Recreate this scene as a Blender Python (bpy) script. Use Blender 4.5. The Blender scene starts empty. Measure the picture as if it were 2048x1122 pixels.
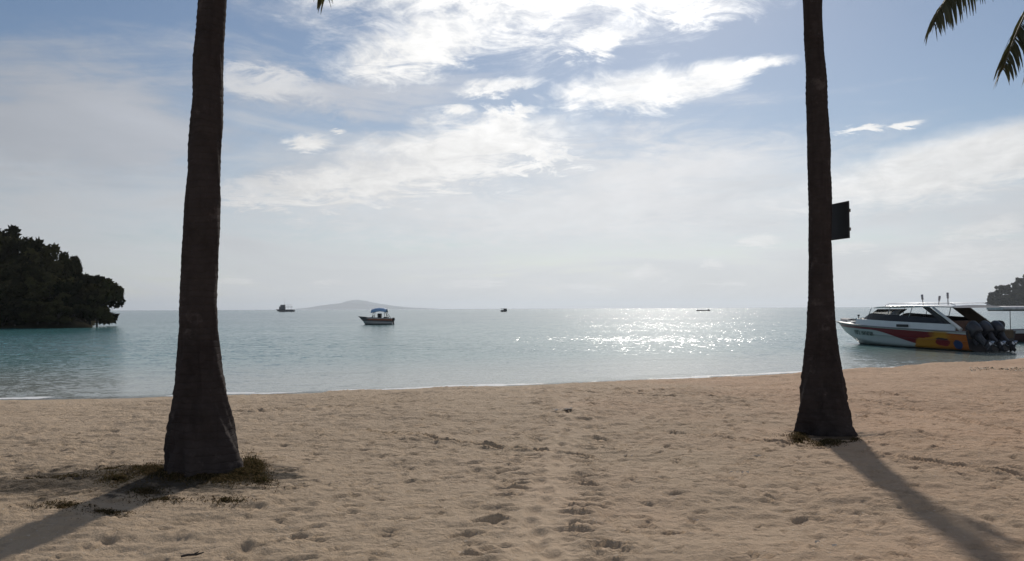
import bpy, math, random
import numpy as np
from mathutils import Vector, Matrix, Quaternion

R = math.radians
scene = bpy.context.scene
COL = scene.collection
rng = random.Random(7)

# ------------------------------------------------------------------ camera
CAMZ = 1.6
WZ = -0.5                       # water level
F = 1607.0                      # focal length in photo pixels (2048 wide)
PITCH = math.atan(56 / F)
ROLL = 0.0044
fwd = Vector((0, math.cos(PITCH), math.sin(PITCH)))
up0 = Vector((0, -math.sin(PITCH), math.cos(PITCH)))
r0 = Vector((1, 0, 0))
rgt = r0 * math.cos(ROLL) - up0 * math.sin(ROLL)
upv = up0 * math.cos(ROLL) + r0 * math.sin(ROLL)
CAM = Vector((0, 0, CAMZ))

def ray(px, py):
    return fwd + rgt * ((px - 1024) / F) + upv * ((561 - py) / F)
def at(px, py, Y):
    d = ray(px, py); return CAM + d * (Y / d.y)
def ground(px, py, z=0.0):
    d = ray(px, py); return CAM + d * ((z - CAMZ) / d.z)
def proj(p):
    d = Vector(p) - CAM
    w = d.dot(fwd)
    return 1024 + F * d.dot(rgt) / w, 561 - F * d.dot(upv) / w, w

cam = bpy.data.cameras.new('camera')
cam.sensor_width = 36
cam.lens = 36 * F / 2048
cam.clip_start = 0.05
cam.clip_end = 90000
camo = bpy.data.objects.new('camera', cam)
m = Matrix((rgt, upv, -fwd)).transposed().to_4x4()
m.translation = CAM
camo.matrix_world = m
COL.objects.link(camo)
scene.camera = camo

SUN_AZ, SUN_EL = R(10.5), R(30.5)
SUN = Vector((math.sin(SUN_AZ) * math.cos(SUN_EL), math.cos(SUN_AZ) * math.cos(SUN_EL), math.sin(SUN_EL)))

# ------------------------------------------------------------------ node helper
class S:
    def __init__(s, nt, sock): s.nt, s.k = nt, sock
    def _m(s, op, b=None, c=None):
        n = s.nt.nodes.new('ShaderNodeMath'); n.operation = op
        for i, v in enumerate((s, b, c)):
            if v is None: continue
            if isinstance(v, S): s.nt.links.new(v.k, n.inputs[i])
            else: n.inputs[i].default_value = v
        return S(s.nt, n.outputs[0])
    def __add__(s, o): return s._m('ADD', o)
    def __radd__(s, o): return s._m('ADD', o)
    def __sub__(s, o): return s._m('SUBTRACT', o)
    def __rsub__(s, o): return (s * -1.0)._m('ADD', o)
    def __mul__(s, o): return s._m('MULTIPLY', o)
    def __rmul__(s, o): return s._m('MULTIPLY', o)
    def __truediv__(s, o): return s._m('DIVIDE', o)
    def pow(s, o): return s._m('POWER', o)
    def max(s, o): return s._m('MAXIMUM', o)
    def min(s, o): return s._m('MINIMUM', o)
    def sqrt(s): return s._m('SQRT')
    def abs(s): return s._m('ABSOLUTE')
    def smooth(s, a, b, lo=0.0, hi=1.0, kind='SMOOTHSTEP'):
        n = s.nt.nodes.new('ShaderNodeMapRange'); n.interpolation_type = kind
        s.nt.links.new(s.k, n.inputs['Value'])
        for nm, v in (('From Min', a), ('From Max', b), ('To Min', lo), ('To Max', hi)):
            n.inputs[nm].default_value = v
        return S(s.nt, n.outputs['Result'])
    def lin(s, a, b, lo=0.0, hi=1.0): return s.smooth(a, b, lo, hi, 'LINEAR')

class NT:
    def __init__(s, nt): s.nt = nt
    def new(s, t): return s.nt.nodes.new(t)
    def link(s, a, b): s.nt.links.new(a.k if isinstance(a, S) else a, b)
    def sep(s, vec):
        n = s.new('ShaderNodeSeparateXYZ'); s.link(vec, n.inputs[0])
        return [S(s.nt, o) for o in n.outputs]
    def comb(s, x, y, z=0.0):
        n = s.new('ShaderNodeCombineXYZ')
        for i, v in enumerate((x, y, z)):
            if isinstance(v, S): s.link(v, n.inputs[i])
            else: n.inputs[i].default_value = v
        return n.outputs[0]
    def noise(s, vec, scale, detail=4, rough=0.55, dist=0.0, color=False):
        n = s.new('ShaderNodeTexNoise')
        if vec is not None: s.link(vec, n.inputs['Vector'])
        n.inputs['Scale'].default_value = scale; n.inputs['Detail'].default_value = detail
        n.inputs['Roughness'].default_value = rough; n.inputs['Distortion'].default_value = dist
        return n.outputs['Color'] if color else S(s.nt, n.outputs[0])
    def mix(s, f, a, b):
        n = s.new('ShaderNodeMix'); n.data_type = 'RGBA'
        if isinstance(f, S): s.link(f, n.inputs[0])
        else: n.inputs[0].default_value = f
        for i, v in ((6, a), (7, b)):
            if isinstance(v, (tuple, list)): n.inputs[i].default_value = (*v[:3], 1)
            else: s.link(v, n.inputs[i])
        return n.outputs[2]
    def pos(s):
        return s.new('ShaderNodeNewGeometry').outputs['Position']
    def obj(s):
        return s.new('ShaderNodeTexCoord').outputs['Object']
    def attr(s, name):
        n = s.new('ShaderNodeAttribute'); n.attribute_name = name
        return S(s.nt, n.outputs['Fac'])

def material(name):
    mt = bpy.data.materials.new(name); mt.use_nodes = True
    nt = mt.node_tree
    b = nt.nodes['Principled BSDF']
    return mt, NT(nt), b

def simple(name, col, rough=0.6, metal=0.0, var=0.25, scale=6.0, spec=0.5, bump=0.0):
    mt, n, b = material(name)
    f = n.noise(n.obj(), scale, 5, 0.6).lin(0.3, 0.7)
    lo = tuple(c * (1 - var) for c in col); hi = tuple(min(1, c * (1 + var)) for c in col)
    n.link(n.mix(f, lo, hi), b.inputs['Base Color'])
    b.inputs['Roughness'].default_value = rough
    b.inputs['Metallic'].default_value = metal
    b.inputs['Specular IOR Level'].default_value = spec
    if bump:
        bp = n.new('ShaderNodeBump'); bp.inputs['Strength'].default_value = bump
        n.link(f, bp.inputs['Height']); n.link(bp.outputs[0], b.inputs['Normal'])
    return mt

# ------------------------------------------------------------------ mesh builder
class MB:
    def __init__(s): s.v, s.f, s.sm, s.mi = [], [], [], []
    def add(s, vs, fs, smooth=False, mi=0):
        o = len(s.v); s.v += [tuple(p) for p in vs]
        for f in fs: s.f.append(tuple(i + o for i in f)); s.sm.append(smooth); s.mi.append(mi)
    def box(s, c, d, rot=None, mi=0):
        c = Vector(c); h = Vector(d) / 2
        vs = [Vector((sx * h.x, sy * h.y, sz * h.z)) for sx in (-1, 1) for sy in (-1, 1) for sz in (-1, 1)]
        if rot is not None: vs = [rot @ p for p in vs]
        s.add([c + p for p in vs], [(0, 1, 3, 2), (4, 6, 7, 5), (0, 4, 5, 1), (2, 3, 7, 6), (0, 2, 6, 4), (1, 5, 7, 3)], mi=mi)
    def loft(s, rings, smooth=True, caps=True, closed=True, mi=0):
        n = len(rings[0]); vs = [p for r in rings for p in r]; fs = []
        for i in range(len(rings) - 1):
            for j in range(n if closed else n - 1):
                k = (j + 1) % n
                fs.append((i * n + j, i * n + k, (i + 1) * n + k, (i + 1) * n + j))
        o = len(s.v); s.add(vs, fs, smooth, mi)
        if caps and closed:
            s.f.append(tuple(o + j for j in reversed(range(n)))); s.sm.append(False); s.mi.append(mi)
            s.f.append(tuple(o + (len(rings) - 1) * n + j for j in range(n))); s.sm.append(False); s.mi.append(mi)
    def tube(s, pts, rad, n=8, mi=0):
        pts = [Vector(p) for p in pts]; rings = []
        for i, p in enumerate(pts):
            t = (pts[min(i + 1, len(pts) - 1)] - pts[max(i - 1, 0)]).normalized()
            a = t.cross(Vector((0, 0, 1)) if abs(t.z) < 0.9 else Vector((0, 1, 0))).normalized(); b = t.cross(a)
            r = rad[i] if isinstance(rad, (list, tuple)) else rad
            rings.append([p + (a * math.cos(2 * math.pi * j / n) + b * math.sin(2 * math.pi * j / n)) * r for j in range(n)])
        s.loft(rings, mi=mi)
    def prism(s, poly, off, mi=0):                       # polygon extruded along off
        poly = [Vector(p) for p in poly]; off = Vector(off); n = len(poly)
        vs = poly + [p + off for p in poly]
        fs = [tuple(reversed(range(n))), tuple(range(n, 2 * n))]
        fs += [(i, (i + 1) % n, n + (i + 1) % n, n + i) for i in range(n)]
        s.add(vs, fs, mi=mi)
    def build(s, name, mats, parent=None, bevel=0.0, kind=None, label=None):
        me = bpy.data.meshes.new(name)
        me.from_pydata(s.v, [], s.f); me.update()
        if not isinstance(mats, (list, tuple)): mats = [mats]
        for mt in mats: me.materials.append(mt)
        me.polygons.foreach_set('use_smooth', s.sm); me.polygons.foreach_set('material_index', s.mi)
        o = bpy.data.objects.new(name, me); COL.objects.link(o)
        if parent: o.parent = parent
        if bevel:
            b = o.modifiers.new('bevel', 'BEVEL'); b.width = bevel; b.segments = 2; b.limit_method = 'ANGLE'
        if kind: o['kind'] = kind
        if label: o['label'] = label
        return o

def tag(o, label=None, cat=None, group=None, kind=None):
    if label: o['label'] = label
    if cat: o['category'] = cat
    if group: o['group'] = group
    if kind: o['kind'] = kind
    return o
def empty(name, loc, rz=0.0, label=None, cat=None, group=None, scale=(1, 1, 1)):
    o = bpy.data.objects.new(name, None); COL.objects.link(o)
    o.location = loc; o.rotation_euler = (0, 0, rz); o.scale = scale
    return tag(o, label, cat, group)
def copy_tree(o, parent=None):
    c = o.copy(); COL.objects.link(c)
    if parent: c.parent = parent
    for ch in list(o.children): copy_tree(ch, c)
    return c

def grid_mesh(name, xs, ys, Z, mat, attrs=None, smooth=True):
    nx, ny = len(xs), len(ys)
    X, Y = np.meshgrid(xs, ys)
    co = np.stack([X, Y, Z], -1).reshape(-1, 3).astype(np.float32)
    i = np.arange(nx * ny).reshape(ny, nx)
    q = np.stack([i[:-1, :-1], i[:-1, 1:], i[1:, 1:], i[1:, :-1]], -1).reshape(-1, 4)
    me = bpy.data.meshes.new(name)
    me.vertices.add(len(co)); me.vertices.foreach_set('co', co.ravel())
    me.loops.add(q.size); me.loops.foreach_set('vertex_index', q.ravel().astype(np.int32))
    me.polygons.add(len(q)); me.polygons.foreach_set('loop_start', np.arange(0, q.size, 4, dtype=np.int32))
    me.polygons.foreach_set('use_smooth', np.full(len(q), smooth))
    me.update(calc_edges=True)
    for k, v in (attrs or {}).items():
        a = me.attributes.new(k, 'FLOAT', 'POINT'); a.data.foreach_set('value', v.ravel().astype(np.float32))
    me.materials.append(mat)
    o = bpy.data.objects.new(name, me); COL.objects.link(o)
    return o

# numpy value noise
def vnoise(x, y, seed):
    t = np.random.RandomState(seed).rand(256, 256).astype(np.float32)
    xi = np.floor(x).astype(np.int64); yi = np.floor(y).astype(np.int64)
    fx = x - xi; fy = y - yi
    fx = fx * fx * fx * (fx * (fx * 6 - 15) + 10); fy = fy * fy * fy * (fy * (fy * 6 - 15) + 10)
    a = t[yi & 255, xi & 255]; b = t[yi & 255, (xi + 1) & 255]
    c = t[(yi + 1) & 255, xi & 255]; d = t[(yi + 1) & 255, (xi + 1) & 255]
    return (a * (1 - fx) + b * fx) * (1 - fy) + (c * (1 - fx) + d * fx) * fy - 0.5
def fbm(x, y, seed, oct=4, gain=0.5):
    s = 0; a = 1
    for o in range(oct):
        s = s + a * vnoise(x * 2 ** o + 17.3 * o, y * 2 ** o + 5.1 * o, seed + o); a *= gain
    return s
def axis(segs):
    out = [segs[0][0]]
    for a, b, st in segs:
        n = max(1, int(round((b - a) / st)))
        out += list(np.linspace(a, b, n + 1)[1:])
    return np.array(out)

# ------------------------------------------------------------------ world: sky with clouds
world = bpy.data.worlds.new('World'); scene.world = world; world.use_nodes = True
w = NT(world.node_tree); w.nt.nodes.clear()
sky = w.new('ShaderNodeTexSky'); sky.sky_type = 'NISHITA'; sky.sun_disc = False
sky.sun_elevation = SUN_EL; sky.sun_rotation = SUN_AZ
sky.air_density = 1.0; sky.dust_density = 0.3; sky.ozone_density = 1.5
STR = 0.06
tc = w.new('ShaderNodeTexCoord').outputs['Generated']
dx, dy, dz = w.sep(tc)
az = dx._m('ARCTAN2', dy) * (180 / math.pi)
el = dz.max(-1.0).min(1.0)._m('ARCSINE') * (180 / math.pi)
# perspective coordinates of a flat cloud layer, and warped sky angles
inv = S(w.nt, dz.k).max(0.0) + 0.10
lay = w.comb(dx / inv, dy / inv, 0.0)
angv = w.comb(az, el * 2.2, 0.0)
n_big = w.noise(angv, 0.055, 6, 0.62, 0.6)
n_fine = w.noise(angv, 0.17, 8, 0.66, 1.3)
n_lay = w.noise(lay, 1.7, 8, 0.62, 0.9)
n_wisp = w.noise(lay, 4.2, 9, 0.68, 1.6)
warp_a = (n_fine - 0.5) * 7.0 + (n_big - 0.5) * 7.0
warp_e = (n_wisp - 0.5) * 5.0 + (n_lay - 0.5) * 3.0
A = az + warp_a
E = el + warp_e
def sph(px, py):
    d = ray(px, py).normalized()
    return math.degrees(math.atan2(d.x, d.y)), math.degrees(math.asin(d.z))
A2 = az + warp_a * 0.30
E2 = el + warp_e * 0.32
def blob(px, py, rx, ry, rot=0.0, power=1.0, calm=False):
    a, e = sph(px, py)
    k = 57.3 / F
    ca, sa = math.cos(R(rot)), math.sin(R(rot))
    U = (A2 if calm else A) - a; V = (E2 if calm else E) - e
    p = (U * ca + V * sa) / (rx * k)
    q = (V * ca - U * sa) / (ry * k)
    return (1.0 - (p * p + q * q).sqrt()) * power
def union(lst):
    o = lst[0]
    for b in lst[1:]: o = o.max(b)
    return o
bright = union([blob(1010, -30, 380, 115, 0), blob(850, 90, 170, 55, 12), blob(940, 285, 220, 50, 6), blob(1010, 235, 70, 26, 20), blob(700, 372, 210, 36, 6), blob(860, 340, 200, 34, 4),
                blob(1060, 320, 130, 16, 0), blob(1190, 80, 70, 26, 14), blob(1330, 10, 170, 40, 0)])
solid = union([blob(1290, 178, 175, 44, 2, 1, True), blob(1410, 160, 90, 36, 4, 1, True), blob(1500, 136, 80, 17, 7, 1, True), blob(1000, 170, 80, 17, 9, 1, True), blob(615, 283, 52, 15, 3, 1, True), blob(668, 264, 22, 6, 0, 1, True),
               blob(922, 221, 30, 11, 4, 1, True), blob(1210, 88, 36, 22, 30, 1, True), blob(1720, 256, 40, 8, 3, 1, True), blob(1805, 248, 30, 6, 8, 1, True), blob(1000, 255, 60, 24, 12, 1, True), blob(960, 300, 150, 24, 4, 1, True)])
band = union([blob(1930, 325, 330, 62, 9, 1, True), blob(2040, 300, 200, 40, 9, 1, True)])
puffs = union([blob(1290, 548, 60, 20, 0, 1, True), blob(1920, 525, 150, 36, 4, 1, True), blob(1520, 482, 48, 14, 0, 1, True), blob(945, 566, 70, 12, 0, 1, True), blob(1960, 460, 80, 24, 8, 1, True),
               blob(1700, 495, 50, 14, 0, 1, True), blob(1150, 575, 90, 9, 0, 1, True), blob(470, 560, 60, 8, 0, 1, True), blob(1420, 530, 26, 12, 0, 1, True), blob(1440, 565, 70, 8, 0, 1, True), blob(680, 566, 50, 9, 0, 1, True)])
veil = union([blob(120, 250, 520, 170, 6), blob(650, 190, 420, 62, 4), blob(1290, 350, 380, 115, 0), blob(760, 330, 420, 110)])
n_str = w.noise(w.comb(az * 0.5 + el * 0.35, el * 2.6 - az * 0.10, 3.0), 0.085, 8, 0.60, 0.8)      # long streaks of cirrus
n_pf = w.noise(w.comb(az, el * 1.8, 7.0), 0.42, 7, 0.62, 0.4)
detail = (n_fine - 0.5) * 0.9 + (n_wisp - 0.5) * 1.0 + (n_pf - 0.5) * 0.7
m_bright = (bright + detail * 0.80).smooth(-0.42, 0.62) * ((n_pf + n_wisp - 1.0) * 1.2 + 0.95).min(1.0)
m_solid = (solid + detail * 0.95).smooth(-0.22, 0.55) * ((n_pf + n_fine - 1.0) * 0.7 + 0.96).min(1.0)
m_band = (band + detail * 0.45).smooth(-0.20, 0.55) * 0.9
veil2 = union([blob(880, 330, 300, 60, 6), blob(1300, 350, 300, 75, 0), blob(640, 375, 260, 40, 6), blob(1120, 420, 620, 70, 0), blob(520, 172, 110, 26, 2), blob(500, 395, 140, 24, 0)])
m_v2 = (veil2 + (n_str - 0.5) * 2.2 + (n_fine - 0.5) * 0.9).smooth(-0.40, 0.8) * 0.74
m_puff = (puffs + detail * 1.1).smooth(-0.05, 0.6) * 0.6
m_veil = ((veil + (n_big - 0.5) * 1.9 + (n_str - 0.5) * 3.4).smooth(-0.35, 1.05) * 0.84)
m_low = (el + (n_lay - 0.5) * 10.0 + (n_str - 0.5) * 34.0).smooth(1.0, 13.5, 1.0, 0.0) * 0.90
m_far = w.noise(lay, 0.8, 6, 0.6, 0.5).smooth(0.42, 0.66) * dy.smooth(-0.15, 0.25, 1.0, 0.0) * 0.8   # clouds behind the viewer
# brightness from how near the sun a cloud stands (forward scattering)
cs = (dx * SUN.x + dy * SUN.y + dz * SUN.z).max(-1.0).min(1.0)
ang = cs._m('ARCCOSINE') * (180 / math.pi)
glow = (ang * ang * (-1 / (2 * 15.0 ** 2)))._m('EXPONENT')
wide = (ang * ang * (-1 / (2 * 30.0 ** 2)))._m('EXPONENT')
shade = (n_wisp - 0.5) * 0.35 + (n_pf - 0.5) * 0.5 + 1.0
def gray(s, tint):
    return w.comb(s * tint[0], s * tint[1], s * tint[2])
c_veil = gray((wide * 0.44 + glow * 0.08 + 0.245) * ((n_str - 0.5) * 0.5 + 1.0), (0.97, 0.99, 1.05))
c_bright = gray((wide * 0.24 + glow * 0.44 + 0.54) * shade, (1.0, 0.995, 0.985))
c_soft = gray((wide * 0.36 + glow * 0.10 + 0.47) * ((n_pf - 0.5) * 0.25 + 1.0), (1.0, 1.0, 1.01))
c_low = gray((wide * 0.38 + glow * 0.05 + 0.41) * ((n_str - 0.5) * 0.6 + 1.0), (0.975, 1.0, 1.04))
skyc = w.new('ShaderNodeMix'); skyc.data_type = 'RGBA'; skyc.blend_type = 'MULTIPLY'; skyc.inputs[0].default_value = 1
w.link(sky.outputs[0], skyc.inputs[6]); skyc.inputs[7].default_value = (STR * 0.90, STR * 0.94, STR * 1.0, 1)
c = skyc.outputs[2]
c = w.mix(m_far, c, (0.68, 0.69, 0.72))
c = w.mix(m_veil, c, c_veil)
c = w.mix(m_low, c, c_low)
c = w.mix(m_v2, c, c_soft)
c = w.mix(m_band, c, c_bright)
c = w.mix(m_puff, c, c_bright)
c = w.mix(m_bright, c, c_bright)
c = w.mix(m_solid, c, c_bright)
sc_ = w.new('ShaderNodeMix'); sc_.data_type = 'RGBA'; sc_.blend_type = 'DIVIDE'; sc_.inputs[0].default_value = 1
w.link(c, sc_.inputs[6]); sc_.inputs[7].default_value = (STR, STR, STR, 1)
bg = w.new('ShaderNodeBackground'); bg.inputs['Strength'].default_value = STR
w.link(sc_.outputs[2], bg.inputs['Color'])
out = w.new('ShaderNodeOutputWorld'); w.link(bg.outputs[0], out.inputs['Surface'])

sun = bpy.data.lights.new('sun', 'SUN'); sun.energy = 2.7; sun.angle = R(1.8); sun.color = (1.0, 0.93, 0.84)
suno = bpy.data.objects.new('sun', sun); COL.objects.link(suno)
suno.rotation_euler = (-SUN).to_track_quat('-Z', 'Y').to_euler(); suno.location = SUN * 50

# ------------------------------------------------------------------ the beach
SHX = np.array([-400, -90, -62, -40, -25, -12, -6, 0, 8, 16, 24, 34, 50, 90, 400], float)
SHY = np.array([90, 60, 36, 21, 18.6, 18.7, 19.9, 21.7, 25.0, 28.9, 32.6, 36.5, 41, 50, 90], float)
# shoreline as a smooth curve
_sx = np.linspace(-400, 400, 8001)
_sy = np.interp(_sx, SHX, SHY)
_k = np.exp(-np.linspace(-2.5, 2.5, 121) ** 2); _k /= _k.sum()
_sy = np.convolve(np.pad(_sy, 60, mode='edge'), _k, 'valid')
def shore(x): return np.interp(x, _sx, _sy)

def beach_base(x, y):
    d = shore(x) - y                                   # metres inland
    wgt = np.clip(d / 9.5, 0, 1)
    s = 1 - (1 - wgt) ** 2
    z = WZ * (1 - s) + 0.0 * s
    z = np.where(d < 0, WZ + np.maximum(d, -60) * 0.06, z)
    z = np.where(d < 3, np.where(d > -3, z, z), z)
    return z

PALM_L = (-3.02, 7.86); PALM_R = (4.08, 10.35)
def beach_height(X, Y):
    d = shore(X) - Y
    z = beach_base(X, Y)
    dry = np.clip((d - 0.3) / 1.6, 0, 1)
    z = z + dry * (0.10 * fbm(X * 0.16, Y * 0.22, 11, 3) + 0.07 * fbm(X * 0.6, Y * 0.8, 21, 3))
    # trampled texture: ridged lumps
    trample = 0.55 + 0.9 * np.clip(fbm(X * 0.35, Y * 0.35, 31, 2) + 0.35, 0, 1)
    z = z + dry * trample * (0.024 * fbm(X * 1.8, Y * 3.4, 41, 3, 0.6) + 0.020 * fbm(X * 5.5, Y * 10.5, 51, 3, 0.65))
    # berm towards the right edge of the shore
    z = z + 0.10 * np.exp(-((d - 3.2) / 1.2) ** 2) * np.clip((X - 4) / 8, 0, 1) * (1 + fbm(X * 0.9, Y * 0.9, 61, 2))
    for (cx, cy), a in ((PALM_L, 0.045), (PALM_R, -0.02)):
        r2 = (X - cx) ** 2 + (Y - cy) ** 2
        g_ = np.exp(-r2 / 0.9); z = z * (1 - g_) + g_ * (a + 0.02 * fbm(X * 2.5, Y * 3.5, 44, 3))
    r2 = (X - 4.75) ** 2 + ((Y - 9.75) * 1.3) ** 2
    z = z + 0.10 * np.exp(-r2 / 0.12)
    return z

xs = axis([(-400, -60, 20), (-60, -16, 1.2), (-16, -6.5, 0.07), (-6.5, 7.5, 0.028), (7.5, 17, 0.05), (17, 34, 0.16), (34, 70, 1.2), (70, 400, 20)])
ys = axis([(-120, -8, 6), (-8, 3.6, 0.25), (3.6, 10, 0.026), (10, 16, 0.045), (16, 34, 0.09), (34, 60, 0.8), (60, 400, 20)])
X, Y = np.meshgrid(xs, ys)
Z = beach_height(X, Y)
def stamp(px, py, ang, L, W, depth, rim=0.5):
    r = max(L, W) * 1.6
    i0, i1 = np.searchsorted(xs, (px - r, px + r)); j0, j1 = np.searchsorted(ys, (py - r, py + r))
    if i1 - i0 < 2 or j1 - j0 < 2: return
    xx = X[j0:j1, i0:i1] - px; yy = Y[j0:j1, i0:i1] - py
    c, s = math.cos(ang), math.sin(ang)
    u = (xx * c + yy * s) / (L / 2); v = (-xx * s + yy * c) / (W / 2)
    q = u * u + v * v
    Z[j0:j1, i0:i1] += -depth * np.exp(-q ** 3 * 0.9) + rim * depth * np.exp(-((np.sqrt(q) - 1.45) / 0.33) ** 2)
rs = np.random.RandomState(5)
n_fp = 0
for _ in range(22000):
    x = rs.uniform(-15, 17); y = 4.2 + (26 - 4.2) * rs.rand() ** 1.25
    d = float(shore(x)) - y
    if d < 1.4 or abs(x) > y * 0.72 + 1.0: continue
    sc = 0.32 + 0.50 * rs.rand() ** 1.4
    stamp(x, y, rs.rand() * math.pi, 0.25 * sc, 0.12 * sc, 0.006 + 0.015 * rs.rand() ** 2, 0.30 + 0.2 * rs.rand())
# a beaten foot trail from the camera's feet to the water, smoother between the prints
trail = [(0.15, 4.4), (0.18, 6.0), (0.38, 8.2), (0.75, 11), (1.05, 14.5)]
def along(t, pts):
    p = t * (len(pts) - 1); i = min(int(p), len(pts) - 2); f = p - i
    return pts[i][0] * (1 - f) + pts[i + 1][0] * f, pts[i][1] * (1 - f) + pts[i + 1][1] * f
tx = np.interp(Y, [p[1] for p in trail], [p[0] for p in trail])
near = np.exp(-((X - tx + 0.10 * fbm(X * 0.8, Y * 0.8, 66, 2)) / 0.24) ** 4) * np.clip(0.75 + 1.2 * fbm(X * 1.1, Y * .7, 67, 2), 0, 1) * ((Y > 4) & (Y < 14.5))
Z = Z * (1 - 0.55 * near) + 0.55 * near * (beach_base(X, Y) - 0.02)
for k in range(72):
    x, y = along(k / 71, trail)
    side = -1 if k % 2 else 1
    stamp(x + side * 0.36 + rs.normal() * 0.07, y + rs.normal() * 0.06, side * -0.35 + rs.normal() * 0.25, 0.30, 0.10, 0.012 + 0.016 * rs.rand(), 0.6)
    if k % 3 == 0: stamp(x + rs.normal() * 0.07, y, 1.4, 0.27, 0.12, 0.02, 0.5)
for t0, t1, n in (((-6.5, 9), (2.5, 17), 26), ((7.6, 9.5), (2.0, 15.5), 24), ((-1.8, 5), (-0.2, 12.5), 22), ((2.2, 5), (3.0, 13), 22), ((8, 13), (3, 16), 20), ((5.0, 5.5), (9.5, 13.5), 26)):
    for k in range(n):
        f = k / (n - 1); x = t0[0] * (1 - f) + t1[0] * f; y = t0[1] * (1 - f) + t1[1] * f
        a = math.atan2(t1[1] - t0[1], t1[0] - t0[0]); sd = 0.13 if k % 2 else -0.13
        stamp(x - math.sin(a) * sd, y + math.cos(a) * sd, a + 0.12 * sd, 0.23, 0.10, 0.013, 0.4)
# a raked ridge of sand near the middle of the beach, left by a dragged boat
for t0, t1 in (((-1.9, 18.2), (2.4, 16.3)), ((0.2, 16.6), (3.9, 13.8))):
    for k in range(60):
        f = k / 59; x = t0[0] * (1 - f) + t1[0] * f + rs.normal() * .05; y = t0[1] * (1 - f) + t1[1] * f + rs.normal() * .08
        stamp(x, y, rs.normal() * .3, 0.30, 0.13, 0.014, 0.5)

# long drag marks on the right of the beach and faint ones at the left
for (ax_, ay_), (bx2, by2) in (((4.9, 13.5), (7.4, 8.2)), ((5.6, 14.2), (8.6, 9.0)), ((6.8, 15.5), (9.4, 12.0)), ((6.2, 12.0), (6.6, 7.0)), ((2.0, 10.5), (5.0, 7.4)), ((-5.5, 12.5), (-1.5, 14.0)), ((-2.0, 10.6), (0.4, 9.2)), ((9, 17), (13, 15)), ((2.2, 15.5), (6, 17.5))):
    for k in range(34):
        f = k / 33; wob = 0.06 * math.sin(k * .7) + rs.normal() * .02
        stamp(ax_ + (bx2 - ax_) * f + wob, ay_ + (by2 - ay_) * f, math.atan2(by2 - ay_, bx2 - ax_) + rs.normal() * .15, 0.34, 0.09, 0.012 + .006 * rs.rand(), 0.6)

def sand_z(x, y):
    i = min(max(int(np.searchsorted(xs, x)), 0), len(xs) - 1); j = min(max(int(np.searchsorted(ys, y)), 0), len(ys) - 1)
    return float(Z[j, i])

mt, n, b = material('beach sand')
P = n.pos(); px_, py_, pz_ = n.sep(P)
big = n.noise(P, 0.22, 4, 0.6).lin(0.3, 0.7)
med = n.noise(P, 2.2, 5, 0.65).lin(0.25, 0.75)
fin = n.noise(P, 60, 3, 0.7)
col = n.mix(big, (0.465, 0.345, 0.228), (0.53, 0.40, 0.275))
red = (px_ + (big - 0.5) * 5.0).smooth(-0.5, 6.5) * 0.7
col = n.mix(red, col, (0.56, 0.345, 0.21))
col = n.mix(med.lin(0.0, 0.55, 0.40, 0.0), col, (0.40, 0.29, 0.185))
stk = n.noise(n.comb(px_ * 1.6, py_ * 2.6), 2.6, 6, 0.72)
col = n.mix(stk.smooth(0.54, 0.70) * 0.5, col, (0.27, 0.195, 0.125))
col = n.mix(fin.smooth(0.60, 0.72) * 0.5, col, (0.24, 0.18, 0.13))
col = n.mix(n.noise(P, 35, 2, 0.6).smooth(0.66, 0.72) * 0.6, col, (0.62, 0.55, 0.45))
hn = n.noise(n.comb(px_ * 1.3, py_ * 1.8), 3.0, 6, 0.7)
for (qx, qy, rx_, ry_) in ((-2.85, 7.65, 0.85, 0.75), (-3.7, 7.55, 1.6, 0.75), (4.05, 10.15, 0.6, 0.5)):  # dark humus round the palm feet, with the shade there painted in
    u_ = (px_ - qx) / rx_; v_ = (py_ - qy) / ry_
    humus_shade = (1.0 - (u_ * u_ + v_ * v_).sqrt() + (hn - 0.5) * 2.6).smooth(-0.2, 0.5) * 0.9
    col = n.mix(humus_shade, col, (0.058, 0.044, 0.028))
wet = (pz_ + (med - 0.5) * 0.03).smooth(WZ + 0.03, WZ + 0.10, 1.0, 0.0)
col = n.mix(wet * 0.75, col, (0.17, 0.125, 0.09))
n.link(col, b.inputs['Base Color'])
n.link(wet.lin(0, 1, 0.92, 0.35), b.inputs['Roughness'])
b.inputs['Specular IOR Level'].default_value = 0.25
bp = n.new('ShaderNodeBump'); n.link(n.attr('trodden').lin(0, 1, 0.85, 0.5), bp.inputs['Strength']); bp.inputs['Distance'].default_value = 0.04
n.link(n.noise(P, 20, 6, 0.7) + n.noise(P, 8, 3, 0.6) * 1.2, bp.inputs['Height']); n.link(bp.outputs[0], b.inputs['Normal'])
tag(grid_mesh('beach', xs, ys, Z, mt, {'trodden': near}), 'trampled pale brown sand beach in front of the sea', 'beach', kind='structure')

# ------------------------------------------------------------------ the sea
wx = axis([(-21000, -2000, 3000), (-2000, -200, 200), (-200, -40, 8), (-40, -16, 1.0), (-16, 34, 0.3), (34, 60, 1.0), (60, 200, 8), (200, 2000, 200), (2000, 21000, 3000)])
wy = axis([(14, 50, 0.2), (50, 110, 2), (110, 300, 10), (300, 2000, 100), (2000, 21000, 1500)])
WX, WY = np.meshgrid(wx, wy)
off = WY - shore(WX)
amp = np.clip(off / 6, 0, 1) * np.clip((120 - WY) / 70, 0, 1)
WH = WZ + 0.02 * amp * fbm(WX * 0.35, WY * 1.1 - WX * 0.2, 71, 3, 0.6) + 0.035 * np.exp(-((off - 1.6 - 1.2 * fbm(WX * 0.12, WY * 0, 81, 2)) / 0.5) ** 2) * (np.clip(fbm(WX * 0.2, WY * 0 + 3, 82, 2) + 0.4, 0, 1))
mt, n, b = material('sea water')
P = n.pos(); px_, py_, pz_ = n.sep(P)
offs = n.attr('offshore')
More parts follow.
